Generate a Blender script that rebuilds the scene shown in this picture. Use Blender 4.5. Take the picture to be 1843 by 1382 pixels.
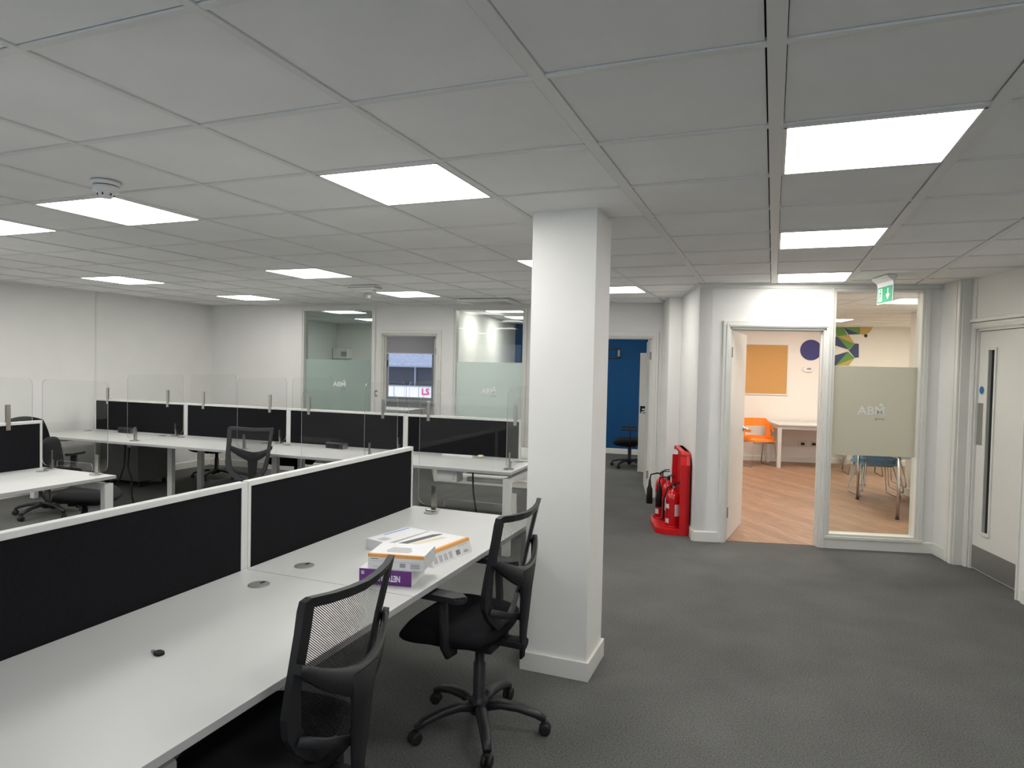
import bpy, bmesh, math, random
from math import sin, cos, pi, radians as R_
from mathutils import Vector, Matrix
random.seed(7)
sc = bpy.context.scene
for o in list(bpy.data.objects): bpy.data.objects.remove(o, do_unlink=True)
COL = sc.collection

# ---------------------------------------------------------------- camera
CAMZ, CEIL = 1.633, 2.442
YAW, PITCH, ROLL = -0.37287, -0.0284, 0.02156
F_ = Vector((sin(YAW)*cos(PITCH), cos(YAW)*cos(PITCH), sin(PITCH)))
r_ = Vector((cos(YAW), -sin(YAW), 0)); u_ = r_.cross(F_)
r2 = cos(ROLL)*r_ + sin(ROLL)*u_; u2 = -sin(ROLL)*r_ + cos(ROLL)*u_
cam = bpy.data.objects.new('camera', bpy.data.cameras.new('camera')); COL.objects.link(cam)
M = Matrix((r2, u2, -F_)).transposed().to_4x4(); M.translation = Vector((0, 0, CAMZ))
cam.matrix_world = M
cam.data.sensor_width = 36; cam.data.lens = 1198.36*36/1843; cam.data.clip_start = .05
sc.camera = cam
# ---------------------------------------------------------------- world, exposure
sc.view_settings.view_transform = 'Standard'; sc.view_settings.look = 'None'
sc.view_settings.gamma = 1; sc.view_settings.use_curve_mapping = False
sc.view_settings.exposure = 0.74
PANEL_E = 9.0
w = bpy.data.worlds.new('world'); sc.world = w; w.use_nodes = True
w.node_tree.nodes['Background'].inputs[0].default_value = (.72, .80, 1, 1)
w.node_tree.nodes['Background'].inputs[1].default_value = 1.3

# ---------------------------------------------------------------- materials
def mat(name, col, rough=.6, metal=0, spec=.5, noise=0, nscale=30, bump=0, bscale=200, emit=None, es=1, coat=0):
    m = bpy.data.materials.new(name); m.use_nodes = True
    nt = m.node_tree; b = nt.nodes['Principled BSDF']
    b.inputs['Base Color'].default_value = (*col, 1); b.inputs['Roughness'].default_value = rough
    b.inputs['Metallic'].default_value = metal; b.inputs['Specular IOR Level'].default_value = spec
    b.inputs['Coat Weight'].default_value = coat
    tc = nt.nodes.new('ShaderNodeTexCoord')
    if noise:
        n = nt.nodes.new('ShaderNodeTexNoise'); n.inputs['Scale'].default_value = nscale; n.inputs['Detail'].default_value = 4
        nt.links.new(tc.outputs['Object'], n.inputs['Vector'])
        r = nt.nodes.new('ShaderNodeMapRange'); r.inputs[1].default_value = .3; r.inputs[2].default_value = .7
        r.inputs[3].default_value = 1-noise; r.inputs[4].default_value = 1+noise
        nt.links.new(n.outputs['Fac'], r.inputs[0])
        mx = nt.nodes.new('ShaderNodeVectorMath'); mx.operation = 'SCALE'; mx.inputs[0].default_value = col
        nt.links.new(r.outputs[0], mx.inputs['Scale']); nt.links.new(mx.outputs[0], b.inputs['Base Color'])
    if bump:
        n = nt.nodes.new('ShaderNodeTexNoise'); n.inputs['Scale'].default_value = bscale; n.inputs['Detail'].default_value = 3
        nt.links.new(tc.outputs['Object'], n.inputs['Vector'])
        bp = nt.nodes.new('ShaderNodeBump'); bp.inputs['Strength'].default_value = bump; bp.inputs['Distance'].default_value = .002
        nt.links.new(n.outputs['Fac'], bp.inputs['Height']); nt.links.new(bp.outputs[0], b.inputs['Normal'])
    if emit:
        b.inputs['Emission Color'].default_value = (*emit, 1); b.inputs['Emission Strength'].default_value = es
    return m

def glass(name, tint=(1, 1, 1), ior=1.45, rough=0, mul=1.0):
    m = bpy.data.materials.new(name); m.use_nodes = True; nt = m.node_tree; nt.nodes.clear()
    o = nt.nodes.new('ShaderNodeOutputMaterial'); mx = nt.nodes.new('ShaderNodeMixShader')
    t = nt.nodes.new('ShaderNodeBsdfTransparent'); t.inputs[0].default_value = (*tint, 1)
    g = nt.nodes.new('ShaderNodeBsdfGlossy'); g.inputs['Roughness'].default_value = rough
    f = nt.nodes.new('ShaderNodeFresnel'); f.inputs[0].default_value = ior
    ge = nt.nodes.new('ShaderNodeNewGeometry'); fr = nt.nodes.new('ShaderNodeMath'); fr.operation = 'SUBTRACT'; fr.inputs[0].default_value = mul
    nt.links.new(ge.outputs['Backfacing'], fr.inputs[1])
    k = nt.nodes.new('ShaderNodeMath'); k.operation = 'MULTIPLY'; k.use_clamp = True
    nt.links.new(fr.outputs[0], k.inputs[1]); nt.links.new(f.outputs[0], k.inputs[0]); nt.links.new(k.outputs[0], mx.inputs[0])
    nt.links.new(t.outputs[0], mx.inputs[1]); nt.links.new(g.outputs[0], mx.inputs[2]); nt.links.new(mx.outputs[0], o.inputs[0])
    return m

def frosted(name, col, see=.1):
    m = bpy.data.materials.new(name); m.use_nodes = True; nt = m.node_tree; nt.nodes.clear()
    o = nt.nodes.new('ShaderNodeOutputMaterial'); mx = nt.nodes.new('ShaderNodeMixShader'); m2 = nt.nodes.new('ShaderNodeMixShader')
    t = nt.nodes.new('ShaderNodeBsdfTransparent'); d = nt.nodes.new('ShaderNodeBsdfDiffuse'); tr = nt.nodes.new('ShaderNodeBsdfTranslucent')
    d.inputs[0].default_value = (*col, 1); tr.inputs[0].default_value = (*col, 1); m2.inputs[0].default_value = .6
    mx.inputs[0].default_value = see
    nt.links.new(d.outputs[0], m2.inputs[1]); nt.links.new(tr.outputs[0], m2.inputs[2])
    nt.links.new(m2.outputs[0], mx.inputs[1]); nt.links.new(t.outputs[0], mx.inputs[2]); nt.links.new(mx.outputs[0], o.inputs[0])
    return m

def emis(name, col, s):
    m = bpy.data.materials.new(name); m.use_nodes = True; nt = m.node_tree; nt.nodes.clear()
    o = nt.nodes.new('ShaderNodeOutputMaterial'); e = nt.nodes.new('ShaderNodeEmission')
    e.inputs[0].default_value = (*col, 1); e.inputs[1].default_value = s; nt.links.new(e.outputs[0], o.inputs[0])
    return m

def mesh_fabric(name, pitch=.0047, fill=.47):
    """black netting: diagonal threads with open gaps between them"""
    m = bpy.data.materials.new(name); m.use_nodes = True; nt = m.node_tree; b = nt.nodes['Principled BSDF']
    b.inputs['Base Color'].default_value = (.012, .012, .013, 1); b.inputs['Roughness'].default_value = .7
    o = nt.nodes['Material Output']
    tc = nt.nodes.new('ShaderNodeTexCoord'); sp = nt.nodes.new('ShaderNodeSeparateXYZ'); nt.links.new(tc.outputs['Object'], sp.inputs[0])
    def lin(a, b_):
        x = nt.nodes.new('ShaderNodeMath'); x.operation = 'MULTIPLY_ADD'; x.inputs[1].default_value = a
        z = nt.nodes.new('ShaderNodeMath'); z.operation = 'MULTIPLY'; z.inputs[1].default_value = b_
        nt.links.new(sp.outputs['Z'], z.inputs[0]); nt.links.new(sp.outputs['X'], x.inputs[0]); nt.links.new(z.outputs[0], x.inputs[2])
        f = nt.nodes.new('ShaderNodeMath'); f.operation = 'FRACT'; nt.links.new(x.outputs[0], f.inputs[0])
        l = nt.nodes.new('ShaderNodeMath'); l.operation = 'LESS_THAN'; l.inputs[1].default_value = fill; nt.links.new(f.outputs[0], l.inputs[0])
        return l
    a = lin(.67/pitch, .74/pitch); 
    t = nt.nodes.new('ShaderNodeBsdfTransparent'); mx = nt.nodes.new('ShaderNodeMixShader')
    nt.links.new(a.outputs[0], mx.inputs[0]); nt.links.new(t.outputs[0], mx.inputs[1]); nt.links.new(b.outputs[0], mx.inputs[2])
    nt.links.new(mx.outputs[0], o.inputs[0])
    return m

def wood_floor():
    m = mat('oak vinyl planks', (.40, .26, .17), .45, spec=.4); nt = m.node_tree; b = nt.nodes['Principled BSDF']
    tc = nt.nodes.new('ShaderNodeTexCoord'); mp = nt.nodes.new('ShaderNodeMapping'); mp.inputs['Rotation'].default_value = (0, 0, R_(52))
    nt.links.new(tc.outputs['Object'], mp.inputs[0])
    br = nt.nodes.new('ShaderNodeTexBrick'); br.inputs['Scale'].default_value = 1; br.inputs['Brick Width'].default_value = 1.1
    br.inputs['Row Height'].default_value = .15; br.inputs['Mortar Size'].default_value = .0015
    br.inputs['Color1'].default_value = (.36, .215, .135, 1); br.inputs['Color2'].default_value = (.27, .155, .095, 1); br.inputs['Mortar'].default_value = (.15, .08, .05, 1)
    nt.links.new(mp.outputs[0], br.inputs['Vector'])
    m2 = nt.nodes.new('ShaderNodeMapping'); m2.inputs['Scale'].default_value = (2.5, 22, 1); nt.links.new(mp.outputs[0], m2.inputs[0])
    n = nt.nodes.new('ShaderNodeTexNoise'); n.inputs['Scale'].default_value = 1.6; n.inputs['Detail'].default_value = 6; nt.links.new(m2.outputs[0], n.inputs['Vector'])
    rp = nt.nodes.new('ShaderNodeMapRange'); rp.inputs[1].default_value = .3; rp.inputs[2].default_value = .7; rp.inputs[3].default_value = .72; rp.inputs[4].default_value = 1.22
    nt.links.new(n.outputs['Fac'], rp.inputs[0])
    s = nt.nodes.new('ShaderNodeVectorMath'); s.operation = 'SCALE'; nt.links.new(br.outputs['Color'], s.inputs[0]); nt.links.new(rp.outputs[0], s.inputs['Scale'])
    nt.links.new(s.outputs[0], b.inputs['Base Color'])
    return m

def carpet():
    m = mat('grey speckled carpet', (.1, .1, .1), .95, spec=.1); nt = m.node_tree; b = nt.nodes['Principled BSDF']
    tc = nt.nodes.new('ShaderNodeTexCoord')
    n1 = nt.nodes.new('ShaderNodeTexNoise'); n1.inputs['Scale'].default_value = 120; n1.inputs['Detail'].default_value = 6
    n2 = nt.nodes.new('ShaderNodeTexNoise'); n2.inputs['Scale'].default_value = 2.2; n2.inputs['Detail'].default_value = 3
    for n in (n1, n2): nt.links.new(tc.outputs['Object'], n.inputs['Vector'])
    cr = nt.nodes.new('ShaderNodeValToRGB'); cr.color_ramp.elements[0].position = .34; cr.color_ramp.elements[0].color = (.086, .087, .084, 1)
    cr.color_ramp.elements[1].position = .66; cr.color_ramp.elements[1].color = (.160, .160, .153, 1)
    nt.links.new(n1.outputs['Fac'], cr.inputs[0])
    rp = nt.nodes.new('ShaderNodeMapRange'); rp.inputs[1].default_value = .3; rp.inputs[2].default_value = .7; rp.inputs[3].default_value = .9; rp.inputs[4].default_value = 1.1
    nt.links.new(n2.outputs['Fac'], rp.inputs[0])
    s = nt.nodes.new('ShaderNodeVectorMath'); s.operation = 'SCALE'; nt.links.new(cr.outputs[0], s.inputs[0]); nt.links.new(rp.outputs[0], s.inputs['Scale'])
    nt.links.new(s.outputs[0], b.inputs['Base Color'])
    bp = nt.nodes.new('ShaderNodeBump'); bp.inputs['Strength'].default_value = .35; bp.inputs['Distance'].default_value = .003
    nt.links.new(n1.outputs['Fac'], bp.inputs['Height']); nt.links.new(bp.outputs[0], b.inputs['Normal'])
    return m

WALL = mat('white wall paint', (.80, .79, .755), .75, spec=.25, noise=.02, nscale=3, bump=.08, bscale=150)
MWALL = mat('meeting room wall paint', (.80, .76, .71), .75, spec=.25, noise=.015, nscale=3)
BLUEW = mat('blue wall paint', (.006, .070, .20), .7, spec=.25, noise=.04, nscale=3)
TRIM = mat('white gloss woodwork', (.74, .73, .68), .35, spec=.4, noise=.015, nscale=6)
TILE = mat('ceiling tile', (.86, .86, .85), .9, spec=.1, noise=.03, nscale=2.5, bump=.15, bscale=260)
TILEGAP = mat('dark tile gap', (.10, .095, .09), .9, spec=.1)
TBAR = mat('ceiling grid metal', (.78, .78, .76), .5, spec=.3)
CARPET = carpet(); WOOD = wood_floor()
DESKW = mat('white melamine', (.60, .605, .59), .38, spec=.4, noise=.012, nscale=5)
EDGEW = mat('white edge band', (.46, .46, .46), .45)
METW = mat('white powder-coated metal', (.72, .72, .70), .4, noise=.02, nscale=9)
METG = mat('grey metal', (.30, .30, .29), .45, metal=.3)
CHROME = mat('satin steel', (.52, .51, .48), .28, metal=1)
FABB = mat('black screen fabric', (.012, .012, .014), .95, spec=.1, noise=.15, nscale=90, bump=.3, bscale=900)
BLK = mat('black plastic', (.018, .018, .020), .42, spec=.45)
BLKM = mat('matt black plastic', (.013, .013, .015), .65, spec=.3)
FAB = mat('black seat fabric', (.012, .012, .014), .95, spec=.12, bump=.4, bscale=600)
FABG = mat('charcoal seat fabric', (.03, .03, .032), .95, spec=.15, bump=.4, bscale=600)
NET = mesh_fabric('chair netting')
ACR = glass('clear acrylic', (.985, .988, .985), 1.42, 0, 1.0)
ACRE = mat('polished acrylic edge', (.42, .43, .42), .25, spec=.6)
GLZ = glass('office glazing', (.93, .96, .94), 1.5)
GLZT = glass('tinted office glazing', (.84, .90, .87), 1.5)
FROST = frosted('frosted film', (.64, .645, .58), .09)
FROSTC = frosted('bright frosted film', (.78, .84, .81), .2)
LOGOF = mat('faint frosted lettering', (.97, .98, .97), .7)
FROSTB = frosted('pale green frosted film', (.62, .70, .66), .12)
RED = mat('red moulded plastic', (.62, .008, .012), .35, spec=.5, noise=.05, nscale=8)
REDM = mat('red enamel', (.60, .006, .010), .18, spec=.6, coat=.5)
RUB = mat('black rubber', (.01, .01, .01), .6)
LABW = mat('white label', (.75, .75, .74), .5)
PAPER = mat('white card', (.78, .78, .78), .5, noise=.015, nscale=20)
ORANGE = mat('orange chair plastic', (.90, .26, .02), .35, noise=.03, nscale=10)
BLUEP = mat('blue chair plastic', (.13, .30, .47), .35, noise=.03, nscale=10)
CORK = mat('cork', (.56, .31, .11), .9, noise=.07, nscale=60)
NAVY = mat('navy vinyl', (.035, .035, .17), .5)
GREYP = mat('grey plastic', (.22, .22, .22), .5)
CABG = mat('grey cabinet laminate', (.13, .13, .125), .5, noise=.05, nscale=4)
PANEL = emis('lit diffuser', (1, .98, .945), PANEL_E)
PANELW = emis('lit warm diffuser', (1, .90, .79), PANEL_E*1.9)

# ---------------------------------------------------------------- mesh helpers
def bmn(): return bmesh.new()
def box(bm, c, s, rot=None, bev=0, mi=0, seg=2):
    r = bmesh.ops.create_cube(bm, size=1); vs = r['verts']
    bmesh.ops.scale(bm, vec=s, verts=vs)
    fs = list({f for v in vs for f in v.link_faces})
    if bev:
        es = list({e for v in vs for e in v.link_edges})
        rr = bmesh.ops.bevel(bm, geom=es, offset=min(bev, min(s)*.45), segments=seg, affect='EDGES', profile=.5)
        vs = list({v for f in rr['faces'] for v in f.verts} | {v for v in vs if v.is_valid})
        fs = list({f for v in vs for f in v.link_faces})
    if rot: bmesh.ops.rotate(bm, cent=(0, 0, 0), matrix=rot, verts=vs)
    bmesh.ops.translate(bm, vec=c, verts=vs)
    for f in fs: f.material_index = mi
    return vs
def boxr(bm, x0, x1, y0, y1, z0, z1, bev=0, mi=0):
    return box(bm, ((x0+x1)/2, (y0+y1)/2, (z0+z1)/2), (abs(x1-x0), abs(y1-y0), abs(z1-z0)), None, bev, mi)
def sweep(bm, pts, prof, closed=False, up=Vector((0, 0, 1)), mi=0, scales=None):
    """sweep a closed profile [(a,b)] along pts; a along side, b along up-ish"""
    pts = [Vector(p) for p in pts]; n = len(pts); rings = []
    for i, p in enumerate(pts):
        if closed: t = pts[(i+1) % n]-pts[i-1]
        else: t = pts[min(i+1, n-1)]-pts[max(i-1, 0)]
        t.normalize(); uu = up if abs(t.dot(up)) < .98 else Vector((0, 1, 0))
        s = t.cross(uu).normalized(); v = s.cross(t).normalized(); k = scales[i] if scales else 1
        rings.append([bm.verts.new(p+s*a*k+v*b*k) for a, b in prof])
    m = len(prof)
    for i in range(n if closed else n-1):
        A, B = rings[i], rings[(i+1) % n]
        for j in range(m):
            f = bm.faces.new((A[j], A[(j+1) % m], B[(j+1) % m], B[j])); f.material_index = mi; f.smooth = m > 5
    if not closed:
        for rg in (rings[0], rings[-1]):
            try: f = bm.faces.new(rg); f.material_index = mi
            except ValueError: pass
def circ(r, n=10, ry=None): return [(r*cos(2*pi*i/n), (ry or r)*sin(2*pi*i/n)) for i in range(n)]
def rect(a, b, c=0):
    a /= 2; b /= 2
    if not c: return [(-a, -b), (a, -b), (a, b), (-a, b)]
    return [(-a+c, -b), (a-c, -b), (a, -b+c), (a, b-c), (a-c, b), (-a+c, b), (-a, b-c), (-a, -b+c)]
def tube(bm, pts, r, n=10, closed=False, mi=0, scales=None): sweep(bm, pts, circ(r, n), closed, mi=mi, scales=scales)
def lathe(bm, prof, c=(0, 0, 0), n=28, mi=0, mat4=None):
    rings = []; new = []
    for r, z in prof:
        rg = [bm.verts.new((r*cos(2*pi*i/n), r*sin(2*pi*i/n), z)) for i in range(n)]; rings.append(rg); new += rg
    for a, b in zip(rings, rings[1:]):
        for j in range(n):
            f = bm.faces.new((a[j], a[(j+1) % n], b[(j+1) % n], b[j])); f.smooth = True; f.material_index = mi
    for rg in (rings[0], rings[-1]):
        f = bm.faces.new(rg); f.material_index = mi
    if mat4: bmesh.ops.transform(bm, matrix=mat4, verts=new)
    bmesh.ops.translate(bm, vec=c, verts=new)
    return new
def prism(bm, poly, z0, z1, axis='z', mi=0, smi=None):
    """extrude polygon [(a,b)] ; axis z: (a,b,z); y: (a,t,b); x: (t,a,b)"""
    def P(a, b, t): return (a, b, t) if axis == 'z' else ((a, t, b) if axis == 'y' else (t, a, b))
    A = [bm.verts.new(P(a, b, z0)) for a, b in poly]; B = [bm.verts.new(P(a, b, z1)) for a, b in poly]
    n = len(poly)
    f1 = bm.faces.new(A); f2 = bm.faces.new(B); f1.material_index = f2.material_index = mi
    for i in range(n):
        f = bm.faces.new((A[i], A[(i+1) % n], B[(i+1) % n], B[i])); f.material_index = mi if smi is None else smi
    return A+B
def rrect(w, h, r, n=5, cx=0, cy=0):
    out = []
    for (sx, sy, a0) in ((1, -1, -90), (1, 1, 0), (-1, 1, 90), (-1, -1, 180)):
        for i in range(n+1):
            a = R_(a0+90*i/n); out.append((cx+sx*(w/2-r)+r*cos(a), cy+sy*(h/2-r)+r*sin(a)))
    return out
def obj(name, bm, mats, parent=None, loc=(0, 0, 0), rot=(0, 0, 0), smooth=None):
    bmesh.ops.recalc_face_normals(bm, faces=bm.faces)
    me = bpy.data.meshes.new(name); bm.to_mesh(me); bm.free()
    for m in (mats if isinstance(mats, (list, tuple)) else [mats]): me.materials.append(m)
    o = bpy.data.objects.new(name, me); COL.objects.link(o); o.location = loc; o.rotation_euler = rot
    if parent: o.parent = parent
    if smooth:
        for p in me.polygons: p.use_smooth = True
        md = None
    return o
def tag(o, label=None, cat=None, group=None, kind=None):
    if label: o['label'] = label
    if cat: o['category'] = cat
    if group: o['group'] = group
    if kind: o['kind'] = kind
    return o
def thing(name, label, cat, loc=(0, 0, 0), rz=0, group=None, rot=None):
    o = bpy.data.objects.new(name, None); COL.objects.link(o); o.location = loc; o.rotation_euler = rot or (0, 0, rz)
    o.empty_display_size = .1
    return tag(o, label, cat, group)
def struct(name, bm, mats, loc=(0, 0, 0), rz=0, parent=None, label=None):
    o = obj(name, bm, mats, parent, loc, (0, 0, rz))
    if not parent: o['kind'] = 'structure'
    if label and not parent: o['label'] = label; o['category'] = name.split('_')[0]
    return o
def dup(root, loc, rz, label=None, group=None):
    def cp(o, par):
        c = o.copy(); COL.objects.link(c)
        if par: c.parent = par
        for ch in list(o.children): cp(ch, c)
        return c
    r = cp(root, None); r.location = loc; r.rotation_euler = (0, 0, rz)
    if label: r['label'] = label
    if group: r['group'] = group
    return r
def text(name, s, size, m, parent, loc, rot, depth=.001, align='CENTER', sx=1, bold=0):
    cu = bpy.data.curves.new(name, 'FONT'); cu.body = s; cu.size = size; cu.extrude = depth; cu.align_x = align; cu.align_y = 'CENTER'
    cu.offset = bold; cu.resolution_u = 3
    t = bpy.data.objects.new(name, cu); COL.objects.link(t); bpy.context.view_layer.update()
    me = bpy.data.meshes.new_from_object(t.evaluated_get(bpy.context.evaluated_depsgraph_get()))
    bpy.data.objects.remove(t, do_unlink=True)
    o = bpy.data.objects.new(name, me); COL.objects.link(o); me.materials.clear(); me.materials.append(m)
    if parent: o.parent = parent
    o.location = loc; o.rotation_euler = rot; o.scale = (sx, 1, 1)
    return o
def wall_bm(L, t, h, ops=(), z0=0, bm=None, x0=0):
    """wall along +x from x0 to L, thickness 0..t on +y, with openings (a,b,zlo,zhi)"""
    bm = bm or bmn(); ops = sorted(ops); x = x0
    for a, b, lo, hi in ops:
        if a > x: boxr(bm, x, a, 0, t, z0, h)
        if lo > z0: boxr(bm, a, b, 0, t, z0, lo)
        if hi < h: boxr(bm, a, b, 0, t, hi, h)
        x = b
    if x < L: boxr(bm, x, L, 0, t, z0, h)
    return bm
def skirting(name, segs, loc, rz, h=.1):
    bm = bmn()
    for a, b in segs:
        prism(bm, [(-.016, 0), (0, 0), (0, h), (-.007, h), (-.016, h-.012)], a, b, 'x')
    return struct(name, bm, TRIM, loc, rz)

# ---------------------------------------------------------------- frames of reference
TH = R_(14.3); UO = Vector((-.66, 6.50, 0)); U = Vector((cos(TH), sin(TH), 0)); V = Vector((-sin(TH), cos(TH), 0))
def uv(a, b, z=0): return UO+U*a+V*b+Vector((0, 0, z))
FA = R_(4.93); FO = Vector((-8.15, 7.85, 0)); FD = Vector((cos(FA), sin(FA), 0)); FN = Vector((-sin(FA), cos(FA), 0))
def fw(s, n, z=0): return FO+FD*s+FN*n+Vector((0, 0, z))

# ================================================================= STRUCTURE
# floor of the open office, corridor and back offices
bm = bmn()
def poly(bm, pts, z, mi=0, dz=-.05):
    A = [bm.verts.new((p[0], p[1], z)) for p in pts]; B = [bm.verts.new((p[0], p[1], z+dz)) for p in pts]
    n = len(pts); bm.faces.new(A).material_index = mi; bm.faces.new(B).material_index = mi
    for i in range(n): bm.faces.new((A[i], A[(i+1) % n], B[(i+1) % n], B[i])).material_index = mi
poly(bm, [(-9.3, -2.8), (4.6, -2.8), uv(2.4, .05), uv(0, .05), uv(0, 7), fw(-.8, 4.9)], 0)
struct('floor', bm, CARPET, label='grey speckled carpet floor')
bm = bmn(); poly(bm, [uv(.02, .06), uv(4.9, .06), uv(4.9, 6.1), uv(.02, 6.1)], .002)
struct('floor_meeting_room', bm, WOOD, label='brown wood plank floor of the meeting room')

# walls
far_ops = [(1.717, 2.867, .10, 2.385), (3.0, 3.86, 0, 2.045), (4.10, 5.09, .10, 2.385), (5.93, 6.79, 0, 2.035)]
struct('wall_far', wall_bm(7.0, .10, 2.6, far_ops), WALL, FO, FA)
bm = wall_bm(10.5, .12, 2.6); struct('wall_left', bm, WALL, (-8.05, -2.6, 0), pi/2)
bm = bmn(); boxr(bm, -.012, .012, -.02, 0, 0, 2.44); struct('trim_1', bm, TRIM, (-8.06, 5.98, 0), pi/2)
struct('wall_back', wall_bm(13, .12, 2.6, [(.6, 3.4, .9, 2.3), (4.4, 7.2, .9, 2.3), (8.2, 11.0, .9, 2.3)]), WALL, (4.4, -2.6, 0), pi)  # openings are for the added daylight windows
# angled meeting room front wall
struct('wall_meeting_room', wall_bm(2.26, .11, 2.6, [(.27, 1.155, 0, 2.045), (1.20, 1.985, .115, 2.395)]), WALL, UO, TH)
# side wall beside the extinguishers (u=0), with the nib at its far end
bm = wall_bm(6.1, .12, 2.6); struct('wall_side', bm, WALL, uv(0, 6.1), TH-pi/2)
bm = bmn(); boxr(bm, -.14, -.002, 1.26, 2.02, 0, 2.6); struct('wall_nib', bm, WALL, UO, TH)
# right wall with the flush door: s runs towards the viewer
bm = wall_bm(10.2, .12, 2.6, [(.42, 1.15, 0, 2.02)], x0=.36)
boxr(bm, 0, .36, -.085, .12, 0, 2.6); boxr(bm, 1.22, 10.2, -.085, -.001, 0, 2.6); boxr(bm, .36, 1.22, -.02, -.001, 2.085, 2.6)
struct('wall_right', bm, WALL, uv(2.215, 0), TH-pi/2)
# meeting room inner walls
struct('wall_meeting_room_back', wall_bm(5.2, .12, 2.6), MWALL, uv(0, 6.0), TH)
bm = bmn(); boxr(bm, 3.23, 4.95, .11, 3.10, 0, 2.6); boxr(bm, 4.75, 4.9, 3.1, 6.0, 0, 2.6); struct('wall_meeting_room_right', bm, MWALL, UO, TH)
bm = bmn(); boxr(bm, .122, .135, .11, 6.0, 0, 2.44); boxr(bm, .135, .27, .112, .125, 0, 2.44); struct('wall_meeting_room_left', bm, MWALL, UO, TH)
# back offices
back_ops = [(.93, 2.05, .86, 2.18)]
struct('wall_office_back', wall_bm(3.74, .15, 2.6, back_ops, x0=-.3), WALL, fw(0, 4.1), FA)
bm = wall_bm(7.30, .15, 2.6, x0=3.74); struct('wall_blue', bm, BLUEW, fw(0, 4.1), FA)
bm = bmn(); prism(bm, [(3.98, .1), (4.05, .1), (3.77, 4.1), (3.70, 4.1)], 0, 2.6); boxr(bm, -.3, -.2, .1, 4.1, 0, 2.6); boxr(bm, -.3, 0, 0, .1, 0, 2.6)
struct('wall_office_partition', bm, WALL, FO, FA)

# pillar
bm = bmn(); boxr(bm, -1.205, -.858, 3.335, 3.655, 0, 2.6); struct('wall_pillar', bm, WALL)
bm = bmn()
for a, b, c, d in ((-1.221, -.842, 3.319, 3.335), (-1.221, -.842, 3.655, 3.671), (-1.221, -1.205, 3.335, 3.655), (-.858, -.842, 3.335, 3.655)): boxr(bm, a, b, c, d, 0, .1, .003)
struct('baseboard_pillar', bm, TRIM)
# skirtings
skirting('baseboard_far', [(0, 2.96), (3.95, 5.87), (6.85, 6.95)], FO, FA)
skirting('baseboard_left', [(0, 10.4)], (-8.05, -2.6, 0), pi/2)
skirting('baseboard_meeting_room', [(0, .23), (1.2, 2.13)], UO, TH)
skirting('baseboard_side', [(4.84, 6.1)], uv(0, 6.1), TH-pi/2)
bm = bmn(); boxr(bm, -.156, -.14, 1.25, 2.0, 0, .1); boxr(bm, -.156, -.0, 1.245, 1.26, 0, .1); struct('baseboard_nib', bm, TRIM, UO, TH)
bm = bmn(); boxr(bm, 0, .24, -.101, -.085, 0, .1, .003); boxr(bm, 1.29, 10, -.101, -.085, 0, .1, .003); struct('baseboard_right', bm, TRIM, uv(2.215, 0), TH-pi/2)
skirting('baseboard_blue', [(3.78, 7.25)], fw(0, 4.1), FA)
skirting('baseboard_office_back', [(-.2, 3.70)], fw(0, 4.1), FA)
skirting('baseboard_meeting_room_back', [(.14, 4.75)], uv(0, 6), TH)
bm = bmn(); boxr(bm, 3.214, 3.23, .12, 3.116, 0, .1); boxr(bm, 3.214, 4.75, 3.1, 3.116, 0, .1); struct('baseboard_meeting_room_right', bm, TRIM, UO, TH)

# ---- door frames (architraves + linings)
def frame(name, a, b, h, loc, rz, t=.11, arch=.062, both=True):
    bm = bmn()
    for x0, x1 in ((a-arch+.012, a+.012), (b-.012, b+arch-.012)):
        boxr(bm, x0, x1, -.018, 0, 0, h+arch-.012, .005)
        xi = x1-.022 if x1 < (a+b)/2 else x0+.022
        boxr(bm, xi-.01, xi+.01, -.024, -.016, 0, h+.02, .003)
    boxr(bm, a-arch+.012, b+arch-.012, -.0185, 0, h-.012, h+arch-.012, .005)
    boxr(bm, a-.0, b+.0, -.024, -.016, h-.002, h+.018, .003)
    boxr(bm, a, a+.03, 0, t, 0, h); boxr(bm, b-.03, b, 0, t, 0, h); boxr(bm, a, b, 0, t, h-.03, h)   # lining
    boxr(bm, a+.03, a+.042, .045, .075, 0, h-.03); boxr(bm, b-.042, b-.03, .045, .075, 0, h-.03); boxr(bm, a+.03, b-.03, .045, .075, h-.042, h-.03)
    return struct(name, bm, TRIM, loc, rz)
frame('trim_2', 3.0, 3.86, 2.045, FO, FA, .10)
frame('trim_3', 5.93, 6.79, 2.035, FO, FA, .10)
frame('trim_4', .27, 1.155, 2.045, UO, TH, .11)
frame('trim_5', .40, 1.17, 2.03, uv(2.215, 0), TH-pi/2, .11, .055)
# tall post profile left of the right hand door and rail over it
bm = bmn(); boxr(bm, .24, .285, -.105, -.085, 0, 2.44, .004); boxr(bm, .30, .345, -.11, -.085, 0, 2.44, .006); boxr(bm, .345, .362, -.09, .0, 0, 2.44, .002)
boxr(bm, 1.215, 1.235, -.095, 0, 0, 2.44); boxr(bm, .362, 1.215, -.035, -.019, 2.075, 2.105, .004); boxr(bm, .42, .44, -.028, -.019, 2.105, 2.44, .002)
struct('trim_6', bm, TRIM, uv(2.215, 0), TH-pi/2)
# cornice line over the meeting room door
bm = bmn(); boxr(bm, 0, 2.13, -.012, 0, 2.398, 2.44, .003); struct('trim_7', bm, TRIM, UO, TH)

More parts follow.
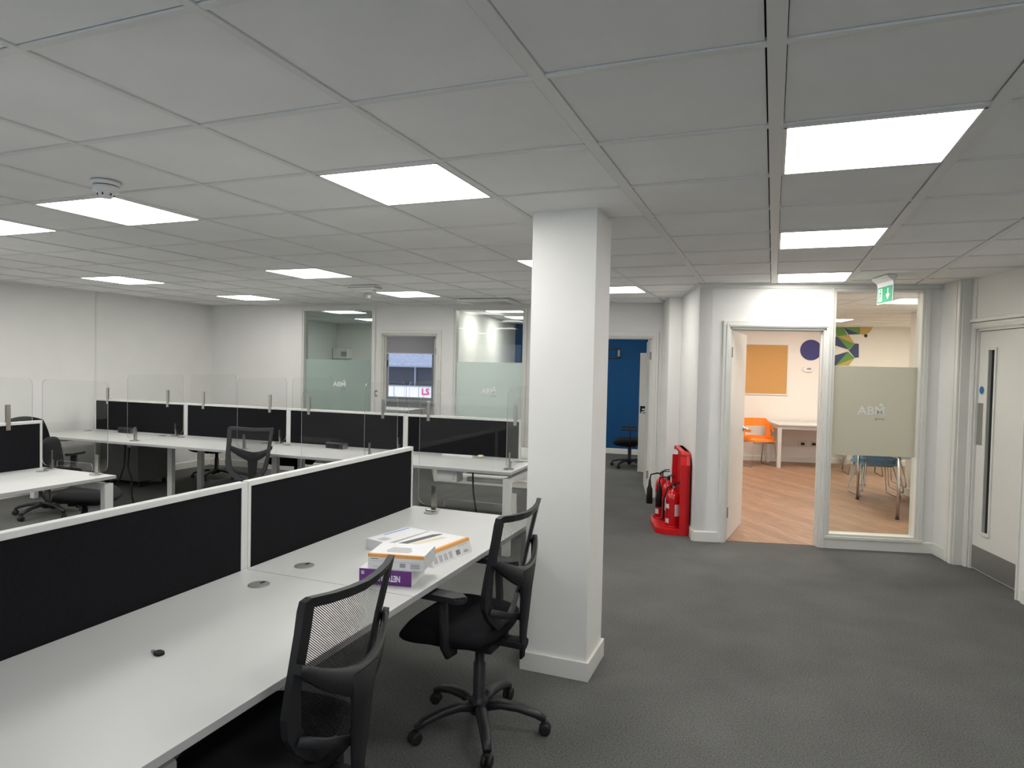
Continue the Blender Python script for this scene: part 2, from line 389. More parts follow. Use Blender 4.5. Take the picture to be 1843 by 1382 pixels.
# ---- glazed screens
def glazing(name, a, b, z0, z1, loc, rz, gm, fm, f0, f1, flab, logo=None, arch=.035):
    p = thing(name, None, None, loc, rz); p['kind'] = 'structure'
    bm = bmn()
    for q in ((a-.0, a+.022), (b-.022, b)): boxr(bm, q[0], q[1], -.012, .10, z0, z1, .003)
    boxr(bm, a+.022, b-.022, -.012, .10, z0, z0+.022, .003); boxr(bm, a+.022, b-.022, -.012, .10, z1-.022, z1, .003)
    boxr(bm, b, b+arch, -.02, 0, z0-.01, z1+.01, .006); boxr(bm, a-.02, b+arch, -.026, 0, z0-.028, z0+.002, .005); boxr(bm, a-.02, a, -.02, 0, z0-.01, z1+.01, .004)
    obj('window_frame', bm, TRIM, p)
    bm = bmn(); boxr(bm, a+.022, b-.022, .044, .050, z0+.022, z1-.022); obj('glass_pane', bm, gm, p)
    bm = bmn(); boxr(bm, a+.023, b-.023, .0405, .0425, f0, f1); tag(obj('frosted_film', bm, fm, p), flab)
    if logo:
        x, z, h = logo
        LM = LABW if z0 > .11 else LOGOF
        L = text('logo', 'ABM', h*1.42, LM, p, (x, .038, z), (pi/2, 0, 0), .0006, bold=h*.03, sx=1.12)
        tag(L, 'white cut-out letters ABM with a round dot over the M')
        bm = bmn(); lathe(bm, [(h*.20, 0), (h*.20, .0012)], (0, 0, 0), 16, mat4=Matrix.Rotation(pi/2, 4, 'X')); bmesh.ops.translate(bm, vec=(x+h*1.12, .039, z+h*.80), verts=bm.verts)
        obj('logo_dot', bm, LM, p)
        text('logo_line', 'group', h*.42, GREYP, p, (x+h*1.02, .038, z-h*.92), (pi/2, 0, 0), .0005, sx=1.1)
    return p
glazing('window_1', 1.20, 1.985, .115, 2.395, UO, TH, GLZ, FROST, .865, 1.69, 'milky frosted band across the pane', (1.575, 1.28, .075), .045)
glazing('window_2', 1.717, 2.867, .10, 2.385, FO, FA, GLZT, FROSTB, .80, 1.655, 'pale green frosted band across the pane', (2.31, 1.30, .066))
glazing('window_3', 4.10, 5.09, .10, 2.385, FO, FA, GLZ, FROSTC, .80, 1.665, 'pale green frosted band across the pane', (4.59, 1.27, .066))

# ---- exterior window with frame
p = thing('window_4', None, None, fw(0, 4.1), FA); p['kind'] = 'structure'
bm = bmn(); a, b, z0, z1 = .93, 2.05, .86, 2.18
for q in ((a, a+.06), (b-.06, b)): boxr(bm, q[0], q[1], .03, .09, z0, z1, .004)
boxr(bm, a, b, .03, .09, z0, z0+.06, .004); boxr(bm, a, b, .03, .09, z1-.06, z1, .004)
tag(obj('window_frame', bm, GREYP, p), 'grey metal window frame')
bm = bmn(); boxr(bm, a-.05, b+.05, -.13, .03, z0-.05, z0, .006); tag(obj('window_sill', bm, GREYP, p), 'grey window sill')
bm = bmn(); boxr(bm, a+.06, b-.06, .058, .064, z0+.06, z1-.06); obj('glass_pane', bm, GLZ, p)
bm = bmn(); boxr(bm, a+.03, a+.075, -.02, .03, 1.55, 1.68, .008); tag(obj('window_handle', bm, BLKM, p), 'dark window catch')

# unseen windows added in the wall behind the viewpoint, to bring in daylight
for k, (a, b) in enumerate(((.6, 3.4), (4.4, 7.2), (8.2, 11.0))):
    p = thing('window_%d' % (5+k), None, None, (4.4, -2.6, 0), pi); p['kind'] = 'structure'
    bm = bmn()
    for q in ((a, a+.05), ((a+b)/2-.025, (a+b)/2+.025), (b-.05, b)): boxr(bm, q[0], q[1], .03, .09, .9, 2.3, .004)
    boxr(bm, a, b, .03, .09, .9, .95, .004); boxr(bm, a, b, .03, .09, 2.25, 2.3, .004); obj('window_frame', bm, GREYP, p)
    bm = bmn(); boxr(bm, a, b, .058, .062, .95, 2.25); obj('glass_pane', bm, GLZ, p)
# ---- ceilings
def clip(poly, n, d):
    out = []
    for i in range(len(poly)):
        a, b = poly[i], poly[(i+1) % len(poly)]
        da, db = n[0]*a[0]+n[1]*a[1]-d, n[0]*b[0]+n[1]*b[1]-d
        if da <= 0: out.append(a)
        if (da < 0 < db) or (db < 0 < da):
            t = da/(da-db); out.append((a[0]+t*(b[0]-a[0]), a[1]+t*(b[1]-a[1])))
    return out
def hp(n, pt): return ((n[0], n[1]), n[0]*pt[0]+n[1]*pt[1])
REG1 = [hp(V, uv(0, 0)), hp(U, uv(2.215, 0)), hp(FN, FO), hp((-1, 0), (-8.05, 0)), hp((0, -1), (0, -2.6))]
REG2 = [hp(-V, uv(0, 0)), hp(U, uv(0, 0)), hp(FN, FO), hp((-1, 0), (-8.05, 0))]
XL = [-8.524+.6*i for i in range(8)]+[-3.724, -3.106, -2.4996, -1.8843, -1.2648, -.6369, -.0151, .6024, 1.194, 1.79, 2.39, 2.99, 3.6, 4.2]
YL = [1.782+.6*j for j in range(-8, 13)]
THICK = {-.6369: .044, -.0151: .046, .6024: .044, 1.194: .040, -1.2648: .028}
LIGHTS = []
def cell(x, y):
    i = max(k for k in range(len(XL)) if XL[k] <= x); j = max(k for k in range(len(YL)) if YL[k] <= y); return i, j
main_l = [(.3, 2.68), (.3, 4.45), (.3, 6.2), (-1.57, 2.68), (-3.4, 2.68), (-4.63, 2.68), (-4.0, 5.08), (-6.4, 5.08), (-1.57, 5.08), (-6.4, 6.88), (-4.0, 6.88), (-1.57, 6.88),
          (.3, .88), (-3.4, .28), (-5.8, .28), (-4.0, -1.5), (-7.3, 1.0), (-5.8, 2.68), (-7.3, 2.68), (-7.0, 3.3), (.3, -.92)]  # this row: unseen panels added to raise the brightness
cells = {cell(*l): l for l in main_l}
bm = bmn(); random.seed(3)
for i in range(len(XL)-1):
    for j in range(len(YL)-1):
        if (i, j) in cells: continue
        hl = THICK.get(round(XL[i], 4), .024)/2; hr = THICK.get(round(XL[i+1], 4), .024)/2
        g = .0052
        base = [(XL[i]+hl+g*.4, YL[j]+.012+g), (XL[i+1]-hr-g, YL[j]+.012+g), (XL[i+1]-hr-g, YL[j+1]-.012-g*.4), (XL[i]+hl+g*.4, YL[j+1]-.012-g*.4)]
        base[0] = (XL[i]+hl+g*.4, YL[j]+.012+g*.4); base[1] = (XL[i+1]-hr-g, YL[j]+.012+g*.4); base[2] = (XL[i+1]-hr-g, YL[j+1]-.012-g); base[3] = (XL[i]+hl+g*.4, YL[j+1]-.012-g)
        for reg in (REG1, REG2):
            q = base
            for n, d in reg:
                q = clip(q, n, d)
                if len(q) < 3: break
            if len(q) < 3: continue
            dz = random.uniform(-.0008, .0008)
            A = [bm.verts.new((x, y, CEIL+.002+dz+random.uniform(-.0006, .0006))) for x, y in q]; B = [bm.verts.new((x, y, CEIL+.018)) for x, y in q]
            bm.faces.new(A)
            for k in range(len(q)): bm.faces.new((A[k], A[(k+1) % len(q)], B[(k+1) % len(q)], B[k]))
# dark-coloured sheet behind the tiles, standing for the shade in the gaps
poly(bm, [(-8.3, -2.8), (4.6, -2.8), uv(2.4, .1), uv(0.0, .1), uv(0, 2.4), fw(-.5, .1)], CEIL+.04, 1, .02)
struct('ceiling', bm, [TILE, TILEGAP], label='suspended ceiling of square grey-white tiles')
bm = bmn()
def bar(x0, x1, y0, y1, zb=CEIL-.003, zt=CEIL+.012):
    base = [(x0, y0), (x1, y0), (x1, y1), (x0, y1)]
    for reg in (REG1, REG2):
        q = base
        for n, d in reg:
            q = clip(q, n, d)
            if len(q) < 3: break
        if len(q) < 3: continue
        prism(bm, q, zb, zt)
for x in XL:
    h = THICK.get(round(x, 4), .024)/2; bar(x-h, x+h, -2.6, 9, CEIL-.004)
for y in YL: bar(-8.1, 4.3, y-.012, y+.012)
struct('trim_8', bm, TBAR, label='metal grid bars of the suspended ceiling')
# perimeter angle
bm = bmn()
def edge(a, b, nrm, w=.022):
    a, b, n = Vector(a), Vector(b), Vector(nrm); q = [a, b, b+n*w, a+n*w]; prism(bm, [(p[0], p[1]) for p in q], CEIL-.004, CEIL+.006)
edge(uv(0, 0), uv(2.13, 0), -V); edge(uv(0, 0), uv(0, 1.26), -U); edge(fw(0, 0), fw(7, 0), -FN); edge((-8.05, -2.6, 0), (-8.05, 7.9, 0), (1, 0, 0)); edge(uv(2.13, -1.22), uv(2.13, -9), -U)
struct('trim_9', bm, TBAR)
# plain ceilings of the rooms behind
bm = bmn(); poly(bm, [uv(.06, .08), uv(4.95, .08), uv(4.95, 6.15), uv(.06, 6.15)], CEIL+.06, 0, -.06)
def roomgrid(bm, origin, ax, ay, nx, ny, z=CEIL):
    for i in range(nx+1):
        a = origin+ax*(.6*i); s = ay*(.6*ny); w = ax*.010; prism(bm, [tuple((a-w).xy), tuple((a+w).xy), tuple((a+w+s).xy), tuple((a-w+s).xy)], z-.004, z-.0005, mi=1)
    for j in range(ny+1):
        a = origin+ay*(.6*j); s = ax*(.6*nx); w = ay*.010; prism(bm, [tuple((a-w).xy), tuple((a+s-w).xy), tuple((a+s+w).xy), tuple((a+w).xy)], z-.0045, z-.001, mi=1)
roomgrid(bm, uv(.15, .2), U, V, 7, 9)
struct('ceiling_meeting_room', bm, [MWALL, TBAR])
bm = bmn(); poly(bm, [fw(-.25, .06), fw(8, .06), fw(8, 4.2), fw(-.25, 4.2)], CEIL+.06, 0, -.06)
roomgrid(bm, fw(-.1, .2), FD, FN, 12, 6)
struct('ceiling_back_office', bm, [TILE, TBAR])

# ================================================================= CEILING LIGHTS
def panel_light(label, cx, cy, hw, hh, rz, m, group):
    t = thing('ceiling_light', label, 'ceiling light', (cx, cy, CEIL), rz, group)
    bm = bmn(); prism(bm, rrect(2*hw-.028, 2*hh-.028, .008), -.0045, -.003); obj('diffuser', bm, m, t)
    bm = bmn()
    for x0, x1, y0, y1 in ((-hw, hw, -hh, -hh+.013), (-hw, hw, hh-.013, hh), (-hw, -hw+.013, -hh, hh), (hw-.013, hw, -hh, hh)): boxr(bm, x0, x1, y0, y1, -.006, .006, .002)
    boxr(bm, -hw, hw, -hh, hh, .004, .014)
    obj('light_frame', bm, METW, t)
    return t
LBL = {(.3, 2.68): 'largest lit square panel, upper right, over the walkway right of the pillar',
 (.3, 4.45): 'middle lit panel of the three in line towards the meeting room door',
 (.3, 6.2): 'lit panel in the ceiling directly above the meeting room door wall',
 (-1.57, 2.68): 'big lit square panel above the near desks, left of the pillar top',
 (-3.4, 2.68): 'lit square panel beside the round smoke detector',
 (-4.63, 2.68): 'lit panel cut by the left edge of the picture',
 (-4.0, 5.08): 'lit panel in mid ceiling left of the ceiling box unit, above the mesh chair',
 (-6.4, 5.08): 'lit panel over the far left desks, left of the wall joint line',
 (-1.57, 5.08): 'lit panel mostly hidden behind the left edge of the pillar',
 (-6.4, 6.88): 'lit panel nearest the far left corner, above the far wall',
 (-4.0, 6.88): 'lit panel touching the grey ceiling box, above the far window door',
 (-1.57, 6.88): 'lit panel right of the pillar, before the blue office door'}
for c, l in cells.items():
    i, j = c; hl = THICK.get(round(XL[i], 4), .024)/2; hr = THICK.get(round(XL[i+1], 4), .024)/2
    x0, x1, y0, y1 = XL[i]+hl, XL[i+1]-hr, YL[j]+.012, YL[j+1]-.012
    panel_light(LBL.get(l, 'square lit ceiling panel added out of view to brighten the room'), (x0+x1)/2, (y0+y1)/2, (x1-x0)/2, (y1-y0)/2, 0, PANEL, 'square ceiling light panels')
def warm(lb, a, b):
    p = uv(a, b); panel_light(lb, p.x, p.y, .29, .29, TH, PANELW, 'meeting room ceiling panels').location.z = CEIL-.004
warm('lit panel behind the glass just right of the green exit sign', 2.55, 1.43)
warm('lit panel deep in the meeting room above the coloured mural', 2.62, 4.45)
warm('warm lit panel in the meeting room ceiling, hidden by the wall over the door', 1.1, 1.43)
warm('warm lit panel added in the meeting room recess, hidden, to brighten its wall', 4.38, 4.5)  # hidden panel added to lighten the wall seen through the glass
warm('warm lit panel over the cork board end of the meeting room, hidden from view', 1.1, 4.45)
def cool(lb, s, n):
    p = fw(s, n); panel_light(lb, p.x, p.y, .29, .29, FA, PANEL, 'back office ceiling panels').location.z = CEIL-.004
cool('lit panel seen high through the left far glass', 1.75, 1.05); cool('smaller lit panel deeper behind the left far glass', 1.35, 2.85)
cool('lit panel seen at the top of the right far glass', 4.50, .95); cool('second lit panel behind the right far glass, below the first', 4.45, 2.3)
cool('lit panel in the blue office, before its back wall', 6.3, 2.4)

# ================================================================= CEILING DEVICES
t = thing('smoke_detector', 'white round smoke detector hanging from the ceiling over the left desks', 'smoke detector', (-2.90, 2.20, CEIL-.002))
bm = bmn(); lathe(bm, [(.060, .0), (.062, -.010), (.055, -.018)]); obj('base', bm, LABW, t)
bm = bmn(); lathe(bm, [(.048, -.017), (.048, -.023)]); tag(obj('gap_ring', bm, BLKM, t), 'dark slot ring')
bm = bmn(); lathe(bm, [(.054, -.022), (.055, -.034), (.050, -.046), (.034, -.052), (.030, -.068), (.024, -.074), (.0005, -.076)]); obj('housing', bm, LABW, t)
bm = bmn()
for k in range(6):
    a = k*pi/3; box(bm, (.0315*cos(a), .0315*sin(a), -.060), (.005, .006, .010), Matrix.Rotation(0, 3, 'Z'))
tag(obj('sensor_slots', bm, BLKM, t), kind='stuff')
t = thing('ceiling_box_unit', 'flat grey-white box unit fixed to the ceiling beside a lit panel', 'ceiling unit', (-4.03, 6.0, CEIL-.004))
bm = bmn(); boxr(bm, -.16, .16, -.06, .06, -.05, 0, .008); obj('housing', bm, METW, t)
bm = bmn(); boxr(bm, -.165, .165, -.065, .065, -.028, -.022); obj('seam_strip', bm, METG, t)
bm = bmn(); boxr(bm, -.11, .11, -.045, .045, -.068, -.05, .012); obj('lens_cover', bm, LABW, t)
t = thing('motion_sensor', 'small white dome sensor on the ceiling near the far wall', 'sensor', (-4.52, 6.78, CEIL-.004))
bm = bmn(); lathe(bm, [(.045, 0), (.045, -.012), (.036, -.018)]); obj('base', bm, LABW, t)
bm = bmn(); lathe(bm, [(.034, -.018), (.032, -.034), (.020, -.046), (.001, -.05)]); obj('lens', bm, LABW, t)
t = thing('ceiling_cassette', 'wide flat ceiling air vent above the right far glass', 'air vent', (-3.35, 7.72, CEIL-.004), FA)
bm = bmn(); boxr(bm, -.34, .34, -.26, .26, -.03, 0, .012); obj('body', bm, METW, t)
bm = bmn()
for k in range(5): boxr(bm, -.27, .27, -.19+k*.09, -.165+k*.09, -.033, -.029)
obj('slots', bm, METG, t)

# exit sign
t = thing('exit_sign', 'green and white emergency exit sign with arrow under the ceiling', 'exit sign', (.858, 6.35, 0), R_(-75.7))
bm = bmn(); pts = [(-.055+.0, CEIL-.004), (.02, CEIL-.004), (.02, CEIL-.02), (.005, CEIL-.055), (.004, CEIL-.075), (-.004, CEIL-.075), (-.012, CEIL-.05), (-.055, CEIL-.018)]
prism(bm, pts, -.15, .16, 'x'); obj('bracket', bm, LABW, t)
bm = bmn(); boxr(bm, -.155, .155, -.004, .004, 2.215, CEIL-.072, .002); obj('sign_plate', bm, LABW, t)
GRN = mat('exit green', (.02, .36, .17), .5); LIT = mat('white pictogram', (.8, .82, .8), .5)
bm = bmn(); boxr(bm, -.143, .143, -.0052, -.0038, 2.226, 2.358); tag(obj('green_face', bm, GRN, t), 'green face')
bm = bmn(); boxr(bm, -.125, -.05, -.0062, -.005, 2.238, 2.346); g = obj('door_pictogram', bm, LIT, t)
bm = bmn()
lathe(bm, [(.0095, 0), (.0095, .0012)], mat4=Matrix.Rotation(pi/2, 4, 'X'), n=12); bmesh.ops.translate(bm, vec=(-.078, -.0060, 2.331), verts=bm.verts)
for a_, b_, w_ in (((-.082, 2.318), (-.092, 2.286), .014), ((-.083, 2.314), (-.064, 2.298), .007), ((-.086, 2.314), (-.108, 2.306), .007), ((-.092, 2.288), (-.074, 2.270), .009), ((-.074, 2.270), (-.080, 2.246), .008), ((-.094, 2.288), (-.108, 2.268), .009), ((-.108, 2.268), (-.120, 2.264), .008)):
    dx, dz = b_[0]-a_[0], b_[1]-a_[1]; L = math.hypot(dx, dz)
    box(bm, ((a_[0]+b_[0])/2, -.0066, (a_[1]+b_[1])/2), (L, .001, w_), Matrix.Rotation(-math.atan2(dz, dx), 3, 'Y'))
obj('running_figure', bm, GRN, t)
bm = bmn(); prism(bm, [(.052, 2.342), (.068, 2.342), (.068, 2.285), (.090, 2.300), (.090, 2.280), (.060, 2.244), (.030, 2.280), (.030, 2.300), (.052, 2.285)], -.0064, -.005, 'y'); obj('arrow', bm, LIT, t)

# ================================================================= DOORS
def lever(parent, x, y, z, sgn, name='door_handle', m=CHROME):
    bm = bmn(); lathe(bm, [(.026, 0), (.026, .008), (.010, .010), (.010, .045)], mat4=Matrix.Rotation(pi/2 if sgn < 0 else -pi/2, 4, 'X'), n=16)
    bmesh.ops.translate(bm, vec=(x, y, z), verts=bm.verts)
    tube(bm, [(x, y+sgn*.045, z), (x-.03, y+sgn*.052, z), (x-.12, y+sgn*.05, z)], .009, 8)
    return tag(obj(name, bm, m, parent), 'silver lever handle')
def leaf(name, w, h, loc, rz, hx=None, both=True):
    """leaf along +x from hinge, thickness on y"""
    t = thing(name, None, None, loc, rz); t['kind'] = 'structure'
    bm = bmn(); boxr(bm, 0, w, -.02, .02, .006, h, .003); obj('door_leaf', bm, TRIM, t)
    lever(t, w-.06, -.02, 1.02, -1); 
    if both: lever(t, w-.06, .02, 1.02, 1)
    bm = bmn()
    for z in (.22, h-.25): boxr(bm, -.004, .006, -.026, .026, z, z+.10, .002)
    tag(obj('hinge', bm, METG, t), 'dark steel hinges')
    return t
p = uv(.305, .075); leaf('door_1', .80, 2.0, p, R_(83))
p = fw(3.80, .11); leaf('door_2', .80, 2.0, p, FA+R_(115))
p = fw(6.74, .11); leaf('door_3', .80, 1.99, p, FA+R_(98))
# far open leaf in the blue office with black lock plate
t = thing('door_4', None, None, fw(6.42, 2.0), FA-R_(8)); t['kind'] = 'structure'
bm = bmn(); boxr(bm, 0, .30, -.02, .02, .01, 1.86, .003); obj('door_leaf', bm, TRIM, t)
bm = bmn(); boxr(bm, .02, .12, -.026, -.02, .93, 1.04, .003); tag(obj('lock_plate', bm, BLKM, t), 'black square lock plate')
bm = bmn(); tube(bm, [(.06, -.03, .99), (.09, -.06, .99), (.20, -.062, .99)], .012, 8); tag(obj('door_handle', bm, LABW, t), 'bright lever handle')
bm = bmn(); lathe(bm, [(.012, 0), (.012, .004)], mat4=Matrix.Rotation(pi/2, 4, 'X'), n=10); bmesh.ops.translate(bm, vec=(.12, -.02, .88), verts=bm.verts); obj('keyhole', bm, BLKM, t)
# right flush door
t = thing('door_5', None, None, uv(2.215, 0), TH-pi/2); t['kind'] = 'structure'
bm = bmn(); xa, xb = .432, 1.138; vx0, vx1, vz0, vz1 = .565, .665, .335, 1.845
for q in ((xa, vx0, .008, 1.995), (vx1, xb, .008, 1.995), (vx0, vx1, .008, vz0), (vx0, vx1, vz1, 1.995)): boxr(bm, q[0], q[1], .02, .064, q[2], q[3])
obj('door_leaf', bm, TRIM, t)
bm = bmn()
for q in ((vx0-.012, vx0+.008, vz0-.015, vz1+.015), (vx1-.008, vx1+.012, vz0-.015, vz1+.015), (vx0, vx1, vz0-.02, vz0+.006), (vx0, vx1, vz1-.006, vz1+.012)): boxr(bm, q[0], q[1], .008, .022, q[2], q[3], .003)
obj('glazing_bead', bm, TRIM, t)
DKG = mat('dark wired glass', (.012, .02, .016), .08, spec=.6)  # opaque dark colour stands for the unlit space beyond the glass
bm = bmn(); boxr(bm, vx0, vx1, .04, .046, vz0, vz1); tag(obj('vision_panel', bm, DKG, t), 'tall narrow dark glass strip')
bm = bmn(); boxr(bm, .436, .51, .017, .020, 1.05, 1.40, .001); tag(obj('push_plate', bm, CHROME, t), 'grey steel push plate')
KICK = mat('brushed kick plate', (.33, .33, .31), .42, metal=.75)
bm = bmn(); boxr(bm, xa+.004, xb-.004, .017, .020, .015, .205, .001); tag(obj('kick_plate', bm, KICK, t), 'grey steel kick plate')
SB = mat('sign blue', (.015, .13, .36), .4)
bm = bmn(); lathe(bm, [(.040, 0), (.040, .002)], mat4=Matrix.Rotation(pi/2, 4, 'X'), n=24); bmesh.ops.translate(bm, vec=(.485, .019, 1.508), verts=bm.verts)
tag(obj('sign_disc', bm, LABW, t), 'white disc behind the blue sign')
bm = bmn(); lathe(bm, [(.033, 0), (.033, .003)], mat4=Matrix.Rotation(pi/2, 4, 'X'), n=24); bmesh.ops.translate(bm, vec=(.485, .019, 1.508), verts=bm.verts)
tag(obj('fire_door_sign', bm, SB, t), 'round blue sign')

# ================================================================= WALL FIXTURES
t = thing('light_switch', 'small dark switch plate on the wall beside the far window doorway', 'switch', fw(2.935, 0, 1.19), FA)
bm = bmn(); boxr(bm, -.035, .035, -.010, 0, -.045, .045, .003); obj('switch_plate', bm, GREYP, t)
bm = bmn(); boxr(bm, -.016, .016, -.014, -.009, -.02, .02, .003); obj('rocker', bm, LABW, t)

# ---- meeting room contents
t = thing('cork_board', 'orange-brown cork notice board with white frame on the meeting room wall', 'notice board', uv(2.04, 6.0, 1.655), TH)
bm = bmn(); boxr(bm, -.41, .41, -.015, -.002, -.44, .44); obj('cork_panel', bm, CORK, t)
bm = bmn()
for q in ((-.43, -.41, -.46, .46), (.41, .43, -.46, .46), (-.43, .43, -.46, -.44), (-.43, .43, .44, .46)): boxr(bm, q[0], q[1], -.022, 0, q[2], q[3], .003)
obj('board_frame', bm, LABW, t)
bm = bmn(); lathe(bm, [(.185, 0), (.185, .004)], mat4=Matrix.Rotation(pi/2, 4, 'X'), n=48)
o = obj('wall_disc', bm, NAVY, None, uv(2.85, 5.998, 2.015), (0, 0, TH)); tag(o, 'round dark blue disc on the meeting room wall', 'wall decoration')
bm = bmn(); lathe(bm, [(.20, 0), (.20, .002)], mat4=Matrix.Rotation(pi/2, 4, 'X'), n=48); tag(obj('disc_border', bm, LABW, o), 'thin white rim')
t = thing('wall_thermostat', 'white oval control unit on the meeting room wall below the blue disc', 'control unit', uv(2.82, 6.0, 1.677), TH)
bm = bmn(); prism(bm, [(.105*cos(k*pi/18), .060*sin(k*pi/18)) for k in range(36)], -.026, 0, 'y'); prism(bm, [(.09*cos(k*pi/18), .050*sin(k*pi/18)) for k in range(36)], -.032, -.026, 'y'); obj('housing', bm, LABW, t)
bm = bmn(); boxr(bm, -.035, .035, -.0335, -.031, -.012, .018); tag(obj('display', bm, GREYP, t), 'small grey display')
for k, (x, n) in enumerate(((2.76, 'left'), (2.95, 'right'))):
    t = thing('wall_socket', 'double socket with grey plate low on the meeting room wall, %s one' % n, 'socket', uv(x, 6.0, .335), TH)
    bm = bmn(); boxr(bm, -.075 if k == 0 else -.045, .075 if k == 0 else .045, -.012, 0, -.045, .045, .004); obj('plate', bm, CHROME, t)
    bm = bmn(); boxr(bm, -.03, .03, -.03, -.011, -.02, .02, .006); obj('plug', bm, BLKM, t)
# mural: coloured triangles painted on the wall
MC = [mat('mural green', (.13, .30, .07), .7), mat('mural ochre', (.55, .38, .10), .7), mat('mural navy', (.045, .06, .15), .7), mat('mural white', (.72, .68, .62), .7), mat('mural dark green', (.06, .17, .06), .7)]
t = thing('wall_mural', 'mural of green, ochre and navy triangles seen through the glass', 'mural', uv(3.55, 5.997, 0), TH)
tris = [(0, [(-0.295, 2.433), (-0.169, 2.43), (-0.091, 2.295), (-0.278, 2.258)]), (0, [(-0.169, 2.43), (0.114, 2.438), (0.12, 2.31)]), (0, [(-0.257, 2.258), (0.04, 2.138), (-0.065, 2.034)]), (0, [(-0.074, 1.999), (0.044, 1.888), (-0.272, 1.749)]), (1, [(0.114, 2.438), (0.308, 2.438), (0.33, 2.438), (0.27, 2.335), (0.196, 2.3), (0.12, 2.31)]), (1, [(-0.257, 2.258), (-0.074, 2.3), (0.04, 2.138)]), (1, [(0.044, 1.888), (-0.051, 1.753), (-0.272, 1.749)]), (2, [(-0.169, 2.43), (0.12, 2.31), (-0.074, 2.3)]), (2, [(-0.293, 2.258), (-0.257, 2.258), (-0.065, 2.034), (-0.306, 2.109)]), (2, [(-0.064, 2.022), (0.05, 2.149), (0.104, 2.139), (0.112, 1.9), (0.048, 1.892)]), (2, [(-0.3, 1.926), (-0.074, 1.999), (-0.272, 1.749), (-0.305, 1.748)])]
for m_, pl in sorted(tris, key=lambda q: q[0]):
    bm = bmn(); prism(bm, pl, -.0012-.0004*m_, 0, 'y'); tag(obj('painted_triangle', bm, MC[m_], t), ['green shape', 'ochre shape', 'navy shape', 'white shape', 'dark green shape'][m_])
bm = bmn(); lathe(bm, [(.028, 0), (.028, .004)], mat4=Matrix.Rotation(pi/2, 4, 'X'), n=16); bmesh.ops.translate(bm, vec=(.215, -.002, 2.285), verts=bm.verts); obj('black_dot', bm, BLKM, t)

# white meeting table
t = thing('white_table', 'white square-legged table against the meeting room wall beside the orange chair', 'table', uv(2.80, 5.55, 0), TH)
bm = bmn(); boxr(bm, -.70, .70, -.40, .40, .715, .74, .003); obj('tabletop', bm, DESKW, t)
bm = bmn()
for q in ((-.67, .67, -.375, -.355), (-.67, .67, .355, .375), (-.67, -.65, -.36, .36), (.65, .67, -.36, .36)): boxr(bm, q[0], q[1], q[2], q[3], .655, .715)
obj('apron', bm, DESKW, t)
for x in (-.655, .655):
    for y in (-.355, .355):
        bm = bmn(); boxr(bm, x-.03, x+.03, y-.03, y+.03, 0, .70, .003); obj('leg', bm, DESKW, t)

def shell_chair(name, label, m, loc, rz, group, z0=0.0, mf=CHROME):
    """plastic armchair shell with an open back slot on a bent-rod sled frame, faces -y"""
    t = thing(name, label, 'chair', loc, rz, group)
    bm = bmn(); n = 18; rows = []
    for k in range(n+1):
        a = -pi*.5+2*pi*0+0; s = -1+2*k/n; ang = s*R_(128)
        rx, ry = .27*sin(ang), .23*cos(ang)      # y>0 = back
        if abs(s) > .62: ry = ry
        ztop = .80 if abs(s) < .45 else .80-.17*min(1, (abs(s)-.45)/.3)
        rows.append((rx, ry, ztop))
    prof_n = len(rows)
    def band(z_lo, z_hi, inset=0):
        A = []; B = []; C_ = []; D = []
        for (x, y, zt) in rows:
            lo = z_lo(x, y, zt); hi = z_hi(x, y, zt); f = 1+(.10*(hi-.45)/.35); g_ = 1+(.10*(lo-.45)/.35)
            A.append(bm.verts.new((x*g_, y*g_, lo))); B.append(bm.verts.new((x*f, y*f, hi)))
            C_.append(bm.verts.new((x*g_*.965, y*g_*.965, lo))); D.append(bm.verts.new((x*f*.965, y*f*.965, hi)))
        for i in range(prof_n-1):
            for P, Q in ((A, B), (D, C_), (B, D), (C_, A)): bm.faces.new((P[i], P[i+1], Q[i+1], Q[i])).smooth = False
        for i in (0, -1): bm.faces.new((A[i], B[i], D[i], C_[i]))
    band(lambda x, y, zt: zt-.14+.0 if y > .05 else zt-.05, lambda x, y, zt: zt)
    band(lambda x, y, zt: .44, lambda x, y, zt: .50)
    for x, w_ in ((-.245, .05), (.245, .05)):
        prism(bm, [(-.02, .46), (.09, .46), (.13, .70), (.04, .70)], x-.012, x+.012, 'x')
    obj('back_shell', bm, m, t)
    bm = bmn(); vs = prism(bm, rrect(.50, .46, .10, 6, 0, -.01), .425, .455); obj('seat', bm, m, t)
    for s in (-1, 1):
        bm = bmn()
        pts = [(s*.16, -.16, .425), (s*.20, -.20, .40), (s*.245, -.235, .03), (s*.245, -.225, .012), (s*.245, -.20, .009), (s*.245, .22, .009), (s*.245, .235, .02), (s*.235, .20, .15), (s*.19, .10, .40), (s*.16, .08, .425)]
        tube(bm, pts, .009, 8); obj('sled_leg', bm, mf, t)
    bm = bmn(); tube(bm, [(-.20, -.2, .40), (.20, -.2, .40)], .008, 8); tube(bm, [(-.19, .1, .40), (.19, .1, .40)], .008, 8); obj('cross_rod', bm, mf, t)
    return t
p = uv(1.84, 5.42)
oc = shell_chair('orange_chair', 'bright orange plastic armchair on thin metal legs behind the door', ORANGE, p, TH+R_(20), None)
p = uv(3.35, 4.86)
shell_chair('blue_chair', 'blue chair in front of the white table, legs seen below the frosting', BLUEP, p, TH-R_(8), None)
base = uv(2.78, 2.95)
for k, lb in enumerate(('bottom chair of the stacked pale blue chairs behind the glass', 'middle chair of the stacked pale blue chairs behind the glass', 'top chair of the stacked pale blue chairs behind the glass')):
    q = base+(-V)*.07*k; shell_chair('blue_chair', lb, BLUEP, (q.x, q.y, .085*k), TH+R_(178), 'stacked blue chairs')
